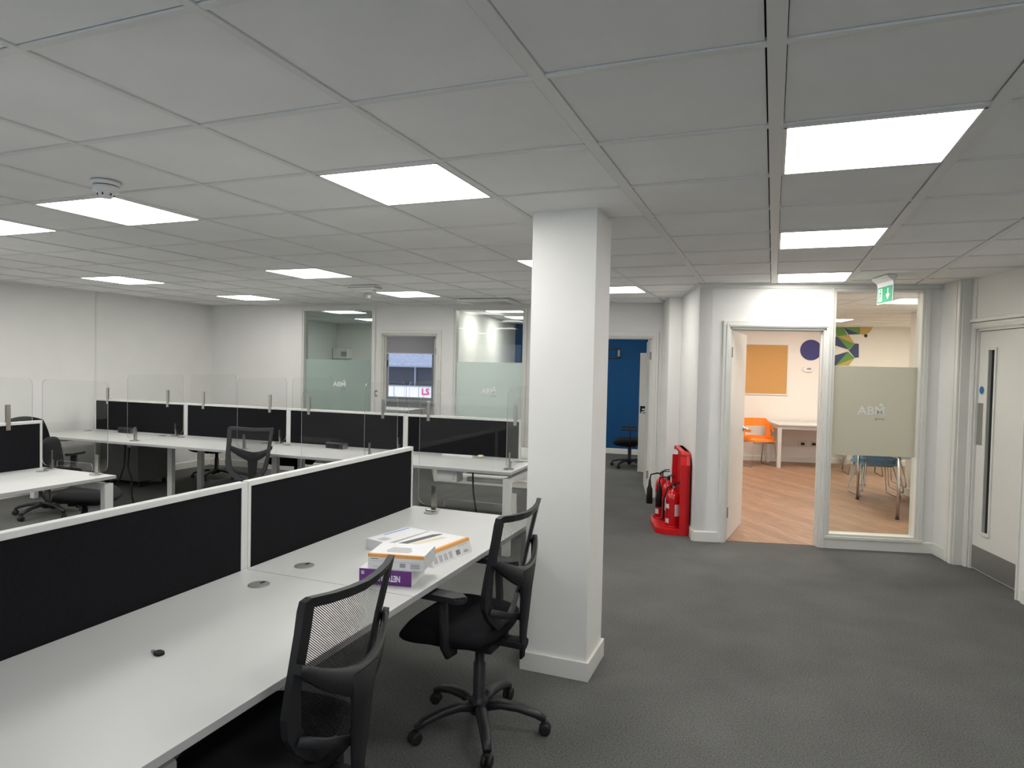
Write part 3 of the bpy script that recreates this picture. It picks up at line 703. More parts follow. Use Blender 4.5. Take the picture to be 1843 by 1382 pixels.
# metal legged table behind the glass
t = thing('metal_leg_table', 'table on thin round steel legs with black feet behind the glass', 'table', uv(2.80, 1.98, 0), TH)
TOPG = mat('grey brown table top', (.30, .27, .23), .5)
bm = bmn(); boxr(bm, -.41, .41, -.62, .62, .715, .74, .003); obj('tabletop', bm, TOPG, t)
for x in (-.375, .375):
    for y in (-.57, .57):
        bm = bmn(); lathe(bm, [(.016, .02), (.016, .715)], (x, y, 0), 14); lg = obj('leg', bm, CHROME, t)
        bm = bmn(); lathe(bm, [(.020, 0), (.019, .028)], (x, y, 0), 14); obj('foot', bm, RUB, lg)
bm = bmn(); boxr(bm, -.37, .37, -.58, -.56, .68, .715); boxr(bm, -.37, .37, .56, .58, .68, .715); boxr(bm, -.385, -.365, -.57, .57, .68, .715); boxr(bm, .365, .385, -.57, .57, .68, .715); obj('under_frame', bm, METG, t)

# ---- back offices contents
t = thing('wall_air_unit', 'white wall unit with dark grille behind the left far glass', 'air unit', fw(-.02, 4.1, 1.79), FA)
bm = bmn(); boxr(bm, -.17, .20, -.20, 0, -.10, .12, .02); obj('housing', bm, LABW, t)
bm = bmn(); boxr(bm, .04, .17, -.206, -.198, -.05, .05); tag(obj('grille', bm, METG, t), 'dark grille')
t = thing('roller_blind', 'grey roller blind half lowered over the far window', 'blind', fw(1.49, 4.1, 0), FA)
BLD = mat('grey blind fabric', (.34, .33, .35), .9)
bm = bmn(); boxr(bm, -.56, .56, -.035, -.032, 1.83, 2.20); obj('blind_fabric', bm, BLD, t)
bm = bmn(); tube(bm, [(-.57, -.04, 2.21), (.57, -.04, 2.21)], .022, 12); obj('roller', bm, LABW, t)
bm = bmn(); boxr(bm, -.56, .56, -.042, -.026, 1.815, 1.833, .003); obj('bottom_bar', bm, LABW, t)
t = thing('white_side_table', 'white table top in daylight below the far window', 'table', fw(1.45, 3.54, 0), FA)
bm = bmn(); boxr(bm, -.58, .50, -.38, .38, .70, .722, .003); obj('tabletop', bm, LABW, t)
for x in (-.54, .46):
    for y in (-.33, .33):
        bm = bmn(); boxr(bm, x-.02, x+.02, y-.02, y+.02, 0, .70); obj('leg', bm, METW, t)
t = thing('wall_bracket_frame', 'black rectangular frame fixed to the blue wall', 'wall bracket', fw(5.62, 4.1, 1.90), FA)
bm = bmn()
for q in ((-.22, .22, .07, .10), (-.22, .22, -.10, -.07), (-.22, -.17, -.1, .1), (.17, .22, -.1, .1)): boxr(bm, q[0], q[1], -.03, 0, q[2], q[3], .002)
obj('frame', bm, BLK, t)
for x in (-.195, .195):
    bm = bmn(); boxr(bm, x-.02, x+.02, -.04, -.028, -.06, .06, .002); obj('clip', bm, METG, t)

# building across the street
t = thing('street_building', 'white building with grey shop windows and pink LS sign seen through the far window', 'building', fw(0, 14.0, 0), FA)
FAS = mat('white painted fascia', (.80, .72, .72), .6); SLATE = mat('pale slate roof', (.28, .29, .37), .8, noise=.18, nscale=9); DWIN = mat('dark shop window', (.05, .05, .065), .5, spec=.25)
LILAC = mat('grey stone', (.25, .25, .30), .8)
bm = bmn(); boxr(bm, -12, 6, 0, 6, -3.2, .78); tag(obj('fascia', bm, FAS, t), 'white panelled fascia')
bm = bmn(); boxr(bm, -12, 6, .15, 6, .78, 1.52); tag(obj('upper_window', bm, DWIN, t), 'dark strip window')
bm = bmn(); prism(bm, [(-.3, 1.52), (6, 4.2), (6, 1.52)], -12, 6, 'x'); obj('roof', bm, SLATE, t)
bm = bmn(); boxr(bm, -12, 6, -.35, .2, 1.48, 1.54); boxr(bm, -12, 6, -.03, .2, .76, .80)
for x in range(-11, 6, 2): boxr(bm, x+.0, x+.06, .08, .16, .78, 1.5)
obj('gutter', bm, LILAC, t)
bm = bmn()
for x in range(-22, 12): boxr(bm, x*.5+.22, x*.5+.235, -.01, .01, -.5, .76)
obj('panel_joint', bm, LILAC, t)
PINK = mat('pink sign letters', (.62, .04, .16), .5)
text('sign_letters', 'LS', .33, PINK, t, (-2.50, -.02, .57), (pi/2, 0, 0), .006, bold=.008)
text('sign_small_letters', 'L', .11, PINK, t, (-2.565, -.02, .365), (pi/2, 0, 0), .006)

# ================================================================= BENCH DESKS
def rot2(a): return Matrix.Rotation(a, 3, 'Z')
PITCHX = 1.455
def desk(name, label, origin, ang, side, x0, group, w=PITCHX, depth=.80):
    """desktop unit; local x along the bench, local y away from screen (side=+1/-1)"""
    t = thing(name, label, 'desk', origin, ang, group)
    y0, y1 = .0185*side, (.045+depth)*side; ya, yb = min(y0, y1), max(y0, y1)
    bm = bmn(); boxr(bm, x0+.0015, x0+w-.0015, ya, yb, .700, .725, .0015)
    for f in bm.faces:
        if abs(f.normal.z) < .5: f.material_index = 1
    obj('desktop', bm, [DESKW, EDGEW], t)
    for gx in (x0+.14, x0+w-.14):
        bm = bmn(); lathe(bm, [(.043, .7249), (.043, .7272), (.039, .7285), (.0005, .7285)], (gx, .215*side, 0), 28); lid = obj('cable_grommet', bm, METG, t)
        bm = bmn(); boxr(bm, gx+.008, gx+.034, .215*side-.006, .215*side+.006, .7283, .7292, .0); obj('grommet_slot', bm, BLKM, lid)
    return t
def trestle(name, label, origin, ang, n, x_start, ends=(True, True), half=.80):
    t = thing(name, label, 'desk frame', origin, ang, 'white steel bench frames')
    L = n*PITCHX
    for i in range(n+1):
        x = x_start+i*PITCHX
        if i in (0, n):
            x += .045 if i == 0 else -.045; hw = half
        else: hw = .22
        for s in (-1, 1):
            bm = bmn(); boxr(bm, x-.035, x+.035, s*hw-.025, s*hw+.025, 0, .665, .004); obj('leg', bm, METW, t)
        bm = bmn(); boxr(bm, x-.025, x+.025, -hw, hw, .615, .665, .004); obj('cross_beam', bm, METW, t)
        if i not in (0, n):
            bm = bmn(); boxr(bm, x-.02, x+.02, -.78, .78, .664, .690); obj('top_rail', bm, METG, t)
    for s in (-.06, .06):
        bm = bmn(); boxr(bm, x_start+.06, x_start+L-.06, s-.02, s+.02, .664, .692); obj('long_beam', bm, METW, t)
    bm = bmn(); boxr(bm, x_start+.10, x_start+L-.10, -.07, .07, .60, .604); boxr(bm, x_start+.10, x_start+L-.10, -.074, -.07, .60, .66); boxr(bm, x_start+.10, x_start+L-.10, .07, .074, .60, .66); obj('cable_tray', bm, METW, t)
    return t
def screen(label, origin, ang, x0, x1, zb=.695, zt=1.105, group='black desk screens'):
    t = thing('desk_screen', label, 'desk screen', origin, ang, group)
    bm = bmn(); boxr(bm, x0+.018, x1-.018, -.013, .013, zb+.012, zt-.022); obj('fabric_panel', bm, FABB, t)
    bm = bmn(); boxr(bm, x0, x1, -.017, .017, zt-.024, zt, .003); boxr(bm, x0, x1, -.016, .016, zb, zb+.014, .002)
    boxr(bm, x0, x0+.018, -.016, .016, zb, zt-.02, .002); boxr(bm, x1-.018, x1, -.016, .016, zb, zt-.02, .002); obj('screen_frame', bm, METW, t)
    return t
def post(label, origin, ang, x):
    bm = bmn(); boxr(bm, x-.0095, x+.0095, -.0145, .0145, .70, 1.10, .002)
    o = obj('screen_post', bm, METW, None, origin, (0, 0, ang)); return tag(o, label, 'post', 'white joining posts between screens')
def pane_divider(label, origin, ang, x, ya, yb, slot=False, group='clear acrylic desk dividers', z0=.752, z1=1.44, discs=None):
    """clear acrylic sheet across the desk (in local yz plane at x), two disc clamps"""
    t = thing('acrylic_divider', label, 'desk divider', origin, ang, group)
    w, h = yb-ya, z1-z0; cy, cz = (ya+yb)/2, (z0+z1)/2
    ol = rrect(w, h, .055, 7, cy, cz)
    if slot:
        sgn = 1 if cy > 0 else -1
        s0, s1 = cy+(-.205), cy+(.195); zt = .802; r = .018
        out = []
        # walk outline and cut the slot in the bottom edge
        notch = [(s1, z0), (s1, zt-r), (s1-r*.3, zt-r*.3), (s1-r, zt), (s0+r, zt), (s0+r*.3, zt-r*.3), (s0, zt-r), (s0, z0)]
        # rrect starts at right-bottom corner (a0=-90) and ends on left-bottom; bottom edge closes the loop
        out = ol + [(s0, z0), (s0, zt-r), (s0+r*.3, zt-r*.3), (s0+r, zt), (s1-r, zt), (s1-r*.3, zt-r*.3), (s1, zt-r), (s1, z0)]
        ol = out
    bm = bmn(); prism(bm, ol, x-.002, x+.002, 'x', 0, 1); bmesh.ops.triangulate(bm, faces=[f for f in bm.faces if len(f.verts) > 4])
    obj('pane', bm, [ACR, ACRE], t)
    for q in (discs or (ya+.11, yb-.11)):
        bm = bmn(); lathe(bm, [(.046, .7286), (.046, .7312), (.040, .7330), (.0005, .7330)], (x-.012, q, 0), 26); c = obj('clamp', bm, CHROME, t)
        bm = bmn(); boxr(bm, x-.0075, x-.0035, q-.016, q+.016, .731, .875, .001); boxr(bm, x+.0035, x+.0075, q-.016, q+.016, .748, .800, .001); boxr(bm, x-.0075, x+.0075, q-.016, q+.016, .738, .7495, .001); obj('clamp_upright', bm, CHROME, c)
    return t
def bracket(label, origin, ang, x):
    t = thing('screen_bracket', label, 'bracket', origin, ang, 'steel brackets over the screen tops')
    bm = bmn(); boxr(bm, x-.017, x+.017, -.022, -.019, 1.045, 1.245, .001); boxr(bm, x-.017, x+.017, -.022, .022, 1.106, 1.109); boxr(bm, x-.017, x+.017, .019, .022, 1.05, 1.109, .001)
    boxr(bm, x-.017, x+.017, -.010, -.007, 1.109, 1.245, .001); obj('bracket_body', bm, CHROME, t)
    return t

# --- near bench: runs along world Y at X=-2.12 ; local x -> +Y, local +y -> -X (far half), -y -> our half
NB = (-2.12, 3.71-4*PITCHX, 0); NA = pi/2
dn = ['white desk at the near end of the front bench, cut by the bottom left corner', None]
lb = ['white desktop of the front bench behind the viewpoint, out of the photo', 'white desktop of the front bench at the bottom left edge of the picture', 'long white desk in the foreground with the black key on it', 'white desk with the stacked boxes, in front of the pillar']
lbf = ['white desktop of the far half of the front bench, hidden behind the viewpoint end', 'white desktop of the far half of the front bench, hidden at the left edge', 'white desktop hidden behind the large front black screen', 'white desktop hidden behind the right-hand front black screen, at the open end']
for i in range(1, 4):
    desk('bench_desk', lb[i], NB, NA, -1, i*PITCHX, 'white bench desks')
    desk('bench_desk', lbf[i], NB, NA, 1, i*PITCHX, 'white bench desks')
trestle('steel_trestle', 'white steel legs and beams under the front desks', NB, NA, 3, PITCHX)
ls = [None, 'black fabric screen at the left picture edge nearest the viewpoint', 'black fabric screen with white rim, large one crossing the left foreground', 'black fabric screen with white rim ending just behind the stacked boxes']
for i in range(1, 4): screen(ls[i], NB, NA, i*PITCHX+.01, (i+1)*PITCHX-(.02 if i == 3 else .01))
post('white double post where the two foreground screens meet', NB, NA, 3*PITCHX)
post('white post between front screens nearest the viewpoint', NB, NA, 2*PITCHX)
pane_divider('clear acrylic divider with a bottom slot at the end of the desk with the boxes', NB, NA, 4*PITCHX-.05, -.83, -.075, True)
pane_divider('clear acrylic divider on the far half of the front bench end', NB, NA, 4*PITCHX-.05, .085, .83, True)

# --- left bench: runs along Y at X=-5.50
LB = (-5.50, 3.63-3*PITCHX, 0)
for i in range(1, 3):
    desk('bench_desk', ['', 'white desk of the left bench cut by the left picture edge', 'white desk end of the left bench with the slotted clear divider'][i], LB, NA, -1, i*PITCHX, 'white bench desks')
    desk('bench_desk', ['', 'white desktop behind the left bench screen, near part, hidden', 'white desktop behind the left bench screen at its open end'][i], LB, NA, 1, i*PITCHX, 'white bench desks')
trestle('steel_trestle', 'white steel legs and beams under the left bench', LB, NA, 2, PITCHX)
for i in range(1, 3): screen(['', 'black screen of the left bench nearest the viewpoint', 'black screen with steel bracket at the left picture edge'][i], LB, NA, i*PITCHX+.01, (i+1)*PITCHX-.01)
post('white post between the two left bench screens', LB, NA, 2*PITCHX)
pane_divider('clear acrylic divider with a bottom slot at the end of the left bench', LB, NA, 3*PITCHX-.04, -.80, -.06, True)
pane_divider('clear acrylic divider on the far half of the left bench end', LB, NA, 3*PITCHX-.04, .06, .80, True)
bracket('steel bracket on the left bench screen at the left picture edge', LB, NA, 3*PITCHX-.27)

# --- rear bench: runs along world X
RB = (-7.88, 5.86, 0); RA = R_(2.0)
nm = ['first', 'second', 'third', 'fourth']
for i in range(4):
    desk('bench_desk', ['white desk of the rear bench at the left wall', 'white desk of the rear bench behind the mesh chair', 'white desk of the rear bench left of the diagonal front screen end', 'white desk of the rear bench with the tape roll, beside the pillar'][i], RB, RA, -1, i*PITCHX, 'white bench desks')
    desk('bench_desk', ['white desktop behind the rear screens, at the left wall', 'white desktop behind the second rear screen from the left wall', 'white desktop behind the third rear screen from the left wall', 'white desktop behind the rear screen next to the pillar'][i], RB, RA, 1, i*PITCHX, 'white bench desks')
    screen(['black screen of the rear row at the left wall', 'black screen of the rear row behind the mesh chair', 'black screen of the rear row below the far window doorway', 'black screen of the rear row beside the pillar'][i], RB, RA, i*PITCHX+(.01 if i else 0), (i+1)*PITCHX-(.01 if i < 3 else .20))
trestle('steel_trestle', 'white steel legs and beams under the rear bench', RB, RA, 4, 0)
for i in range(1, 4):
    post(['', 'white post between the first and second rear screens from the left wall', 'white post between rear screens just right of the mesh chair', 'white post between rear screens above the tip of the front screen'][i], RB, RA, i*PITCHX)
    wd = ['', 'at its first seam', 'behind the mesh chair', 'above the front screen tip'][i]
    pane_divider('clear acrylic divider, front half of the rear bench, '+wd, RB, RA, i*PITCHX, -.80, -.05, False, discs=(-.70, -.15))
    pane_divider('clear acrylic divider, back half of the rear bench, '+wd, RB, RA, i*PITCHX, .05, .80, False, discs=(.15, .70))
pane_divider('clear acrylic divider at the pillar end of the rear bench, front half', RB, RA, 4*PITCHX-.06, -.80, -.05, False, discs=(-.70, -.15))
pane_divider('clear acrylic divider at the pillar end of the rear bench, back half', RB, RA, 4*PITCHX-.06, .05, .80, False, discs=(.15, .70))
bl = ['leftmost steel bracket on the rear screens, near the left wall', 'steel bracket on the first rear screen, just left of the first white post', 'steel bracket on the second rear screen, just right of the first white post', 'steel bracket above the mesh chair, on the second rear screen',
      'steel bracket on the third rear screen, left one, before the left far glass', 'steel bracket on the third rear screen, right one, below the doorway jamb', 'steel bracket on the rear screen beside the pillar, below the doorway', 'steel bracket at the pillar end of the rear screens']
for x, l in zip((-7.667, -6.703, -6.166, -5.222, -4.705, -3.786, -3.257, -2.32), bl): bracket(l, RB, RA, (x+7.88)/cos(RA))

# ================================================================= OFFICE CHAIRS
def chair_base(t, rot0=0, zstem=.40):
    for k in range(5):
        a = rot0+k*2*pi/5; d = Vector((cos(a), sin(a), 0)); bm = bmn()
        pts = [d*.03+Vector((0, 0, .105)), d*.10+Vector((0, 0, .118)), d*.18+Vector((0, 0, .110)), d*.26+Vector((0, 0, .088)), d*.300+Vector((0, 0, .066))]
        sweep(bm, pts, rect(.046, .032, .008), scales=[1.15, 1.1, 1, .9, .75]); lg = obj('base_leg', bm, BLK, t)
        bm = bmn(); c = d*.300+Vector((0, 0, .027)); s = Vector((-d.y, d.x, 0)).normalized()
        rr = Matrix.Rotation(random.uniform(0, pi), 3, 'Z')@s
        q = Vector((0, 0, 1)).rotation_difference(rr).to_matrix().to_4x4()
        for o in (-.013, .013): lathe(bm, [(.014, -.009), (.025, -.008), (.0268, 0), (.025, .008), (.014, .009)], tuple(c+rr*o), 18, mat4=q)
        box(bm, tuple(c+Vector((0, 0, .018))), (.026, .026, .030), None, .006); obj('caster', bm, RUB, lg)
    bm = bmn(); lathe(bm, [(.042, .075), (.045, .125), (.034, .14), (.028, .15), (.028, .30), (.022, .305), (.022, zstem)], n=20); obj('gas_lift', bm, BLK, t)
def seat_part(t, m, z=.475, w=.49, d=.47, y0=.03):
    bm = bmn(); NX, NY = 12, 12; top = []; bot = []
    for j in range(NY+1):
        rt, rb = [], []
        for i in range(NX+1):
            a, b = -1+2*i/NX, -1+2*j/NY; ra = max(abs(a), abs(b))
            # squircle mapping
            x = a*math.sqrt(1-b*b*.30); y = b*math.sqrt(1-a*a*.30)
            e = max(0, (max(abs(a), abs(b))-.7)/.3)
            zz = z-.030*e*e-.030*max(0, b-.35)**2*2.2+.012*abs(a)**2-.010*(1-ra)
            rt.append(bm.verts.new((x*w/2, y0+y*d/2, zz))); rb.append(bm.verts.new((x*w/2*.93, y0+y*d/2*.93, z-.100+.02*e-.03*max(0, b-.2))))
        top.append(rt); bot.append(rb)
    for j in range(NY):
        for i in range(NX):
            bm.faces.new((top[j][i], top[j][i+1], top[j+1][i+1], top[j+1][i])).smooth = True; bm.faces.new((bot[j][i], bot[j+1][i], bot[j+1][i+1], bot[j][i+1])).smooth = True
    bd = [(0, i) for i in range(NX)]+[(j, NX) for j in range(NY)]+[(NY, NX-i) for i in range(NX)]+[(NY-j, 0) for j in range(NY)]
    K = len(bd); loops = [[top[a][b] for a, b in bd]]
    for f_, tt in ((1.045, .28), (1.05, .55), (1.0, .82)):
        lp = []
        for a, b in bd:
            p, q = top[a][b].co, bot[a][b].co; c = p.lerp(q, tt); k_ = f_/(1-.07*tt); lp.append(bm.verts.new((c.x*k_, y0+(c.y-y0)*k_, c.z)))
        loops.append(lp)
    loops.append([bot[a][b] for a, b in bd])
    for A_, B_ in zip(loops, loops[1:]):
        for k in range(K): bm.faces.new((A_[k], A_[(k+1) % K], B_[(k+1) % K], B_[k])).smooth = True
    obj('seat', bm, m, t)
    bm = bmn(); boxr(bm, -.10, .10, -.10, .14, z-.135, z-.09, .01); boxr(bm, -.035, .035, -.21, -.02, z-.115, z-.085, .006)
    tube(bm, [(.08, .03, z-.10), (.19, .03, z-.105), (.26, .03, z-.10)], .007, 8); lathe(bm, [(.011, -.015), (.013, 0), (.011, .015)], (.27, .03, z-.10), 10, mat4=Matrix.Rotation(pi/2, 4, 'Y')); obj('tilt_mechanism', bm, BLKM, t)
def back_y(x, z): 
    return -.065-.205*(z-.5)-.03*max(0, z-.85)-.050*(1-(x/.235)**2)
def mesh_chair(label, loc, rz, arms=True, rot0=0, group='black mesh-back office chairs'):
    t = thing('mesh_office_chair', label, 'office chair', loc, rz, group)
    chair_base(t, rot0-rz, .42); seat_part(t, FAB, .520, .49, .44, .095)
    # back frame outline
    half = [(0, .465), (.045, .474), (.105, .512), (.162, .562), (.198, .618), (.213, .68), (.217, .76), (.219, .84), (.223, .92), (.229, .985), (.228, 1.012), (.212, 1.020), (.14, 1.014), (.07, 1.010)]
    ol = half+[(0, 1.007)]+[(-x, z) for x, z in half[:0:-1]]
    bm = bmn(); sweep(bm, [(x, back_y(x, z), z) for x, z in ol], rect(.018, .034, .005), closed=True, up=Vector((0, 0, 1)))
    bm.free(); bm = bmn()
    # frame as a band lying in the back surface: outer outline and inner offset outline
    n = len(ol); cxz = (0, .80); outer = []; inner = []
    for i, (x, z) in enumerate(ol):
        a, b = ol[i-1], ol[(i+1) % n]; tx, tz = b[0]-a[0], b[1]-a[1]; l = math.hypot(tx, tz); nx, nz = -tz/l, tx/l
        wdt = .034 if z > .7 else .046
        if z > 1.0: wdt = .030
        xi, zi = x+nx*wdt, z+nz*wdt; outer.append((x, z)); inner.append((xi, zi))
    def rg(pl, off): return [bm.verts.new((x, back_y(x, z)+off, z)) for x, z in pl]
    A, B, C_, D = rg(outer, .010), rg(inner, .008), rg(inner, -.006), rg(outer, -.012)
    for i in range(n):
        j = (i+1) % n
        for P, Q in ((A, B), (B, C_), (C_, D), (D, A)): bm.faces.new((P[i], P[j], Q[j], Q[i])).smooth = False
    obj('back_frame', bm, BLK, t)
    # netting
    bm = bmn(); NZ, NX = 18, 14; zs = [.525+(1.0-.525)*j/NZ for j in range(NZ+1)]
    def hwid(z):
        hh = [(q[1], q[0]) for q in half[1:10]]
        for (z0, x0), (z1, x1) in zip(hh, hh[1:]):
            if z0 <= z <= z1: return x0+(x1-x0)*(z-z0)/(z1-z0)-.012
        return .21
    rows = [[bm.verts.new((hwid(z)*(-1+2*i/NX), back_y(hwid(z)*(-1+2*i/NX), z)+.002, z)) for i in range(NX+1)] for z in zs]
    for j in range(NZ):
        for i in range(NX): bm.faces.new((rows[j][i], rows[j][i+1], rows[j+1][i+1], rows[j+1][i])).smooth = True
    tag(obj('mesh_back', bm, NET, t), 'see-through black netting')
    # crescent yoke and spine behind the back
    bm = bmn(); N = 20; T1, T2, T3, T4 = [], [], [], []
    for i in range(N+1):
        s = -1+2*i/N; x = .222*s; bow = -.030*(1-s*s)
        zt = .845-.075*(1-abs(s)**1.7); zb = zt-.030-.065*(1-abs(s)**1.5)
        y = back_y(x*.98, zt)-.012+bow
        T1.append(bm.verts.new((x, y, zt))); T2.append(bm.verts.new((x, y+.010, zb))); T3.append(bm.verts.new((x, y-.014, zb))); T4.append(bm.verts.new((x, y-.022, zt)))
    for i in range(N):
        for P, Q in ((T1, T2), (T2, T3), (T3, T4), (T4, T1)): bm.faces.new((P[i], P[i+1], Q[i+1], Q[i])).smooth = True
    for i in (0, -1): bm.faces.new((T1[i], T2[i], T3[i], T4[i]))
    obj('back_yoke', bm, BLK, t)
    bm = bmn(); sweep(bm, [(0, -.222, .760), (0, -.218, .66), (0, -.212, .56), (0, -.208, .46), (0, -.205, .36)], rect(.085, .020, .006), up=Vector((0, 1, 0)), scales=[1.5, 1.1, .95, .7, .5])
    sweep(bm, [(0, -.215, .44), (0, -.16, .43), (0, -.02, .43)], rect(.05, .02, .004)); obj('back_spine', bm, BLKM, t)
    # lower wings joining frame to spine
    bm = bmn()
    for s in (-1, 1): sweep(bm, [(s*.165, back_y(.165, .60)-.010, .60), (s*.10, -.165, .570), (s*.03, -.200, .55)], rect(.012, .030, .003))
    obj('lower_brace', bm, BLK, t)
    bm = bmn(); lathe(bm, [(.018, 0), (.030, .006), (.032, .018), (.026, .034)], (0, 0, 0), 14, mat4=Matrix.Rotation(R_(100), 4, 'X')); bmesh.ops.translate(bm, vec=(.035, -.175, .41), verts=bm.verts); obj('adjuster_knob', bm, BLKM, t)
    if arms:
        for s in (-1, 1):
            bm = bmn(); sweep(bm, [(s*.18, .03, .425), (s*.245, .03, .43), (s*.275, .03, .47), (s*.275, .04, .665)], rect(.05, .022, .005), up=Vector((0, 1, 0))); am = obj('armrest', bm, BLKM, t)
            bm = bmn(); prism(bm, rrect(.078, .235, .032, 5, s*.275, .055), .665, .690)
            bmesh.ops.bevel(bm, geom=[e for e in bm.edges if abs(e.verts[0].co.z-.690) < 1e-5 and abs(e.verts[1].co.z-.690) < 1e-5], offset=.010, segments=2, affect='EDGES'); obj('arm_pad', bm, BLK, am)
    return t
def fabric_chair(label, loc, rz, arms=True, rot0=0, m=FAB, zt=1.0, group='black fabric office chairs'):
    t = thing('fabric_office_chair', label, 'office chair', loc, rz, group)
    chair_base(t, rot0-rz); seat_part(t, m)
    bm = bmn(); NX, NZ = 10, 14; F1 = []; B1 = []
    for j in range(NZ+1):
        b = -1+2*j/NZ; r1 = []; r2_ = []
        for i in range(NX+1):
            a = -1+2*i/NX; x = a*math.sqrt(1-b*b*.32)*.225*(1-.10*b); z = (.58+zt)/2+b*math.sqrt(1-a*a*.25)*(zt-.58)/2; e = max(abs(a), abs(b))**6
            y = -.22-.10*(z-.55); r1.append(bm.verts.new((x, y+.030*(1-e), z))); r2_.append(bm.verts.new((x, y-.045*(1-e*.7), z)))
        F1.append(r1); B1.append(r2_)
    for j in range(NZ):
        for i in range(NX):
            bm.faces.new((F1[j][i], F1[j][i+1], F1[j+1][i+1], F1[j+1][i])).smooth = True; bm.faces.new((B1[j][i], B1[j+1][i], B1[j+1][i+1], B1[j][i+1])).smooth = True
    bd = [(0, i) for i in range(NX)]+[(j, NX) for j in range(NZ)]+[(NZ, NX-i) for i in range(NX)]+[(NZ-j, 0) for j in range(NZ)]
    for k in range(len(bd)):
        a, b = bd[k], bd[(k+1) % len(bd)]; bm.faces.new((F1[a[0]][a[1]], F1[b[0]][b[1]], B1[b[0]][b[1]], B1[a[0]][a[1]])).smooth = True
    obj('backrest', bm, m, t)
    bm = bmn(); sweep(bm, [(0, -.10, .37), (0, -.28, .38), (0, -.33, .46), (0, -.31, .80)], rect(.06, .012, .003), up=Vector((0, 1, 0))); obj('back_stem', bm, BLKM, t)
    if arms:
        for s in (-1, 1):
            bm = bmn(); sweep(bm, [(s*.16, 0, .385), (s*.25, 0, .39), (s*.28, 0, .42), (s*.28, 0, .62)], rect(.07, .018, .004), up=Vector((0, 1, 0)), scales=[.8, .8, 1, 1.0]); am = obj('armrest', bm, BLKM, t)
            bm = bmn(); prism(bm, rrect(.075, .24, .03, 5, s*.28, .02), .625, .650); obj('arm_pad', bm, BLK, am)
    return t
# facing -X => local +y -> -X : rz = +90deg
mesh_chair('black mesh chair without armrests, cut by the bottom of the picture', (-1.295, 1.61, 0), R_(92), False, R_(40))
mesh_chair('black mesh chair with armrests in front of the pillar', (-1.185, 2.705, 0), R_(88), True, R_(13))
mesh_chair('black mesh chair standing in the middle before the rear desks', (-4.555, 4.80, 0), R_(194), False, R_(20)).scale = (1, 1, .97)
mesh_chair('black mesh chair behind the rear desks, its base seen under the desktop', (-7.08, 7.02, 0), R_(170), False, R_(70)).scale = (1, 1, .9)
mesh_chair('black chair behind the rear bench, its armrest seen right of the middle chair', (-5.52, 6.75, 0), R_(185), True, R_(50)).scale = (1, 1, .86)
fabric_chair('dark fabric chair with tall back standing beyond the left bench screen', (-6.86, 4.58, 0), R_(18), True, R_(65), zt=1.03)
fabric_chair('dark grey low-backed fabric chair right behind the end of the left bench', (-5.56, 4.03, 0), R_(-52), False, R_(10), FABG, .93)
fabric_chair('black fabric chair before the blue wall in the far office', (-2.15, 10.86, 0), R_(101), True, R_(30))

# ================================================================= SMALL THINGS ON THE DESKS
def rb(x, y=0): 
    v_ = Vector((x, y, 0)); v_.rotate(Matrix.Rotation(RA, 3, 'Z')); return Vector(RB)+v_
def power_module(label, loc, rz):
    t = thing('power_module', label, 'power module', loc, rz, 'black desk power modules')
    bm = bmn(); prism(bm, [(-.035, 0), (.035, 0), (.045, .02), (.040, .055), (.020, .065), (-.028, .065), (-.038, .05)], -.115, .115, 'x'); obj('housing', bm, BLK, t)
    bm = bmn()
    for s in (-.116, .113): prism(bm, [(-.037, .002), (.036, .002), (.043, .02), (.038, .052), (.02, .062), (-.026, .062), (-.036, .048)], s, s+.004, 'x')
    obj('end_cap', bm, CHROME, t)
    for k in range(2):
        bm = bmn(); boxr(bm, -.085+k*.09, -.02+k*.09, -.041, -.034, .012, .05, .002); obj('socket', bm, BLKM, t)
    return t
q = rb(.72, -.17); power_module('black power module on the rear desk at the left, behind the divider edge', (q.x, q.y, .7255), RA+R_(-3))
q = rb(3.66, -.20); power_module('black power module on the rear desk just left of the front screen tip', (q.x, q.y, .7255), RA+R_(-6))
t = thing('tape_roll', 'small yellow and white tape roll on the rear desk near the pillar', 'tape roll', (-2.62, 5.90, .7255))
YEL = mat('yellow tape', (.50, .46, .22), .5)
bm = bmn(); lathe(bm, [(.027, 0), (.040, 0), (.040, .018), (.027, .018), (.027, 0)], n=26); tag(obj('tape', bm, YEL, t), 'yellow tape winding')
bm = bmn(); lathe(bm, [(.024, -.0), (.027, 0), (.027, .026), (.024, .026), (.024, 0)], n=26); obj('core', bm, PAPER, t)
t = thing('cable_cover', 'white plastic strip lying on the rear desk beside the tape roll', 'plastic strip', (-2.86, 5.88, .7255), R_(4))
bm = bmn(); boxr(bm, -.16, .16, -.02, .02, 0, .018, .004); obj('strip', bm, PAPER, t)
bm = bmn(); boxr(bm, .05, .17, -.05, -.02, 0, .010, .003); obj('flap', bm, PAPER, t)
t = thing('cable_box', 'white cable box under the rear desk near the pillar', 'cable box', rb(5.19, -.70)+Vector((0, 0, .625)), RA)
bm = bmn(); boxr(bm, -.10, .10, -.07, .07, -.045, .074, .012); obj('housing', bm, METW, t)
bm = bmn(); boxr(bm, -.07, .07, -.075, -.068, -.02, .045, .004); obj('lid', bm, METW, t)
t = thing('cable_box', 'white cable box hanging under the near desk, just showing at the bottom edge', 'cable box', (-1.475, 1.145, .54))
bm = bmn(); boxr(bm, -.075, .075, -.125, .125, -.06, .06, .010); boxr(bm, -.03, .03, -.10, .10, .055, .159, .002); obj('housing', bm, METW, t)
bm = bmn(); boxr(bm, .074, .079, -.09, .09, -.035, .035, .003); obj('lid', bm, METW, t)
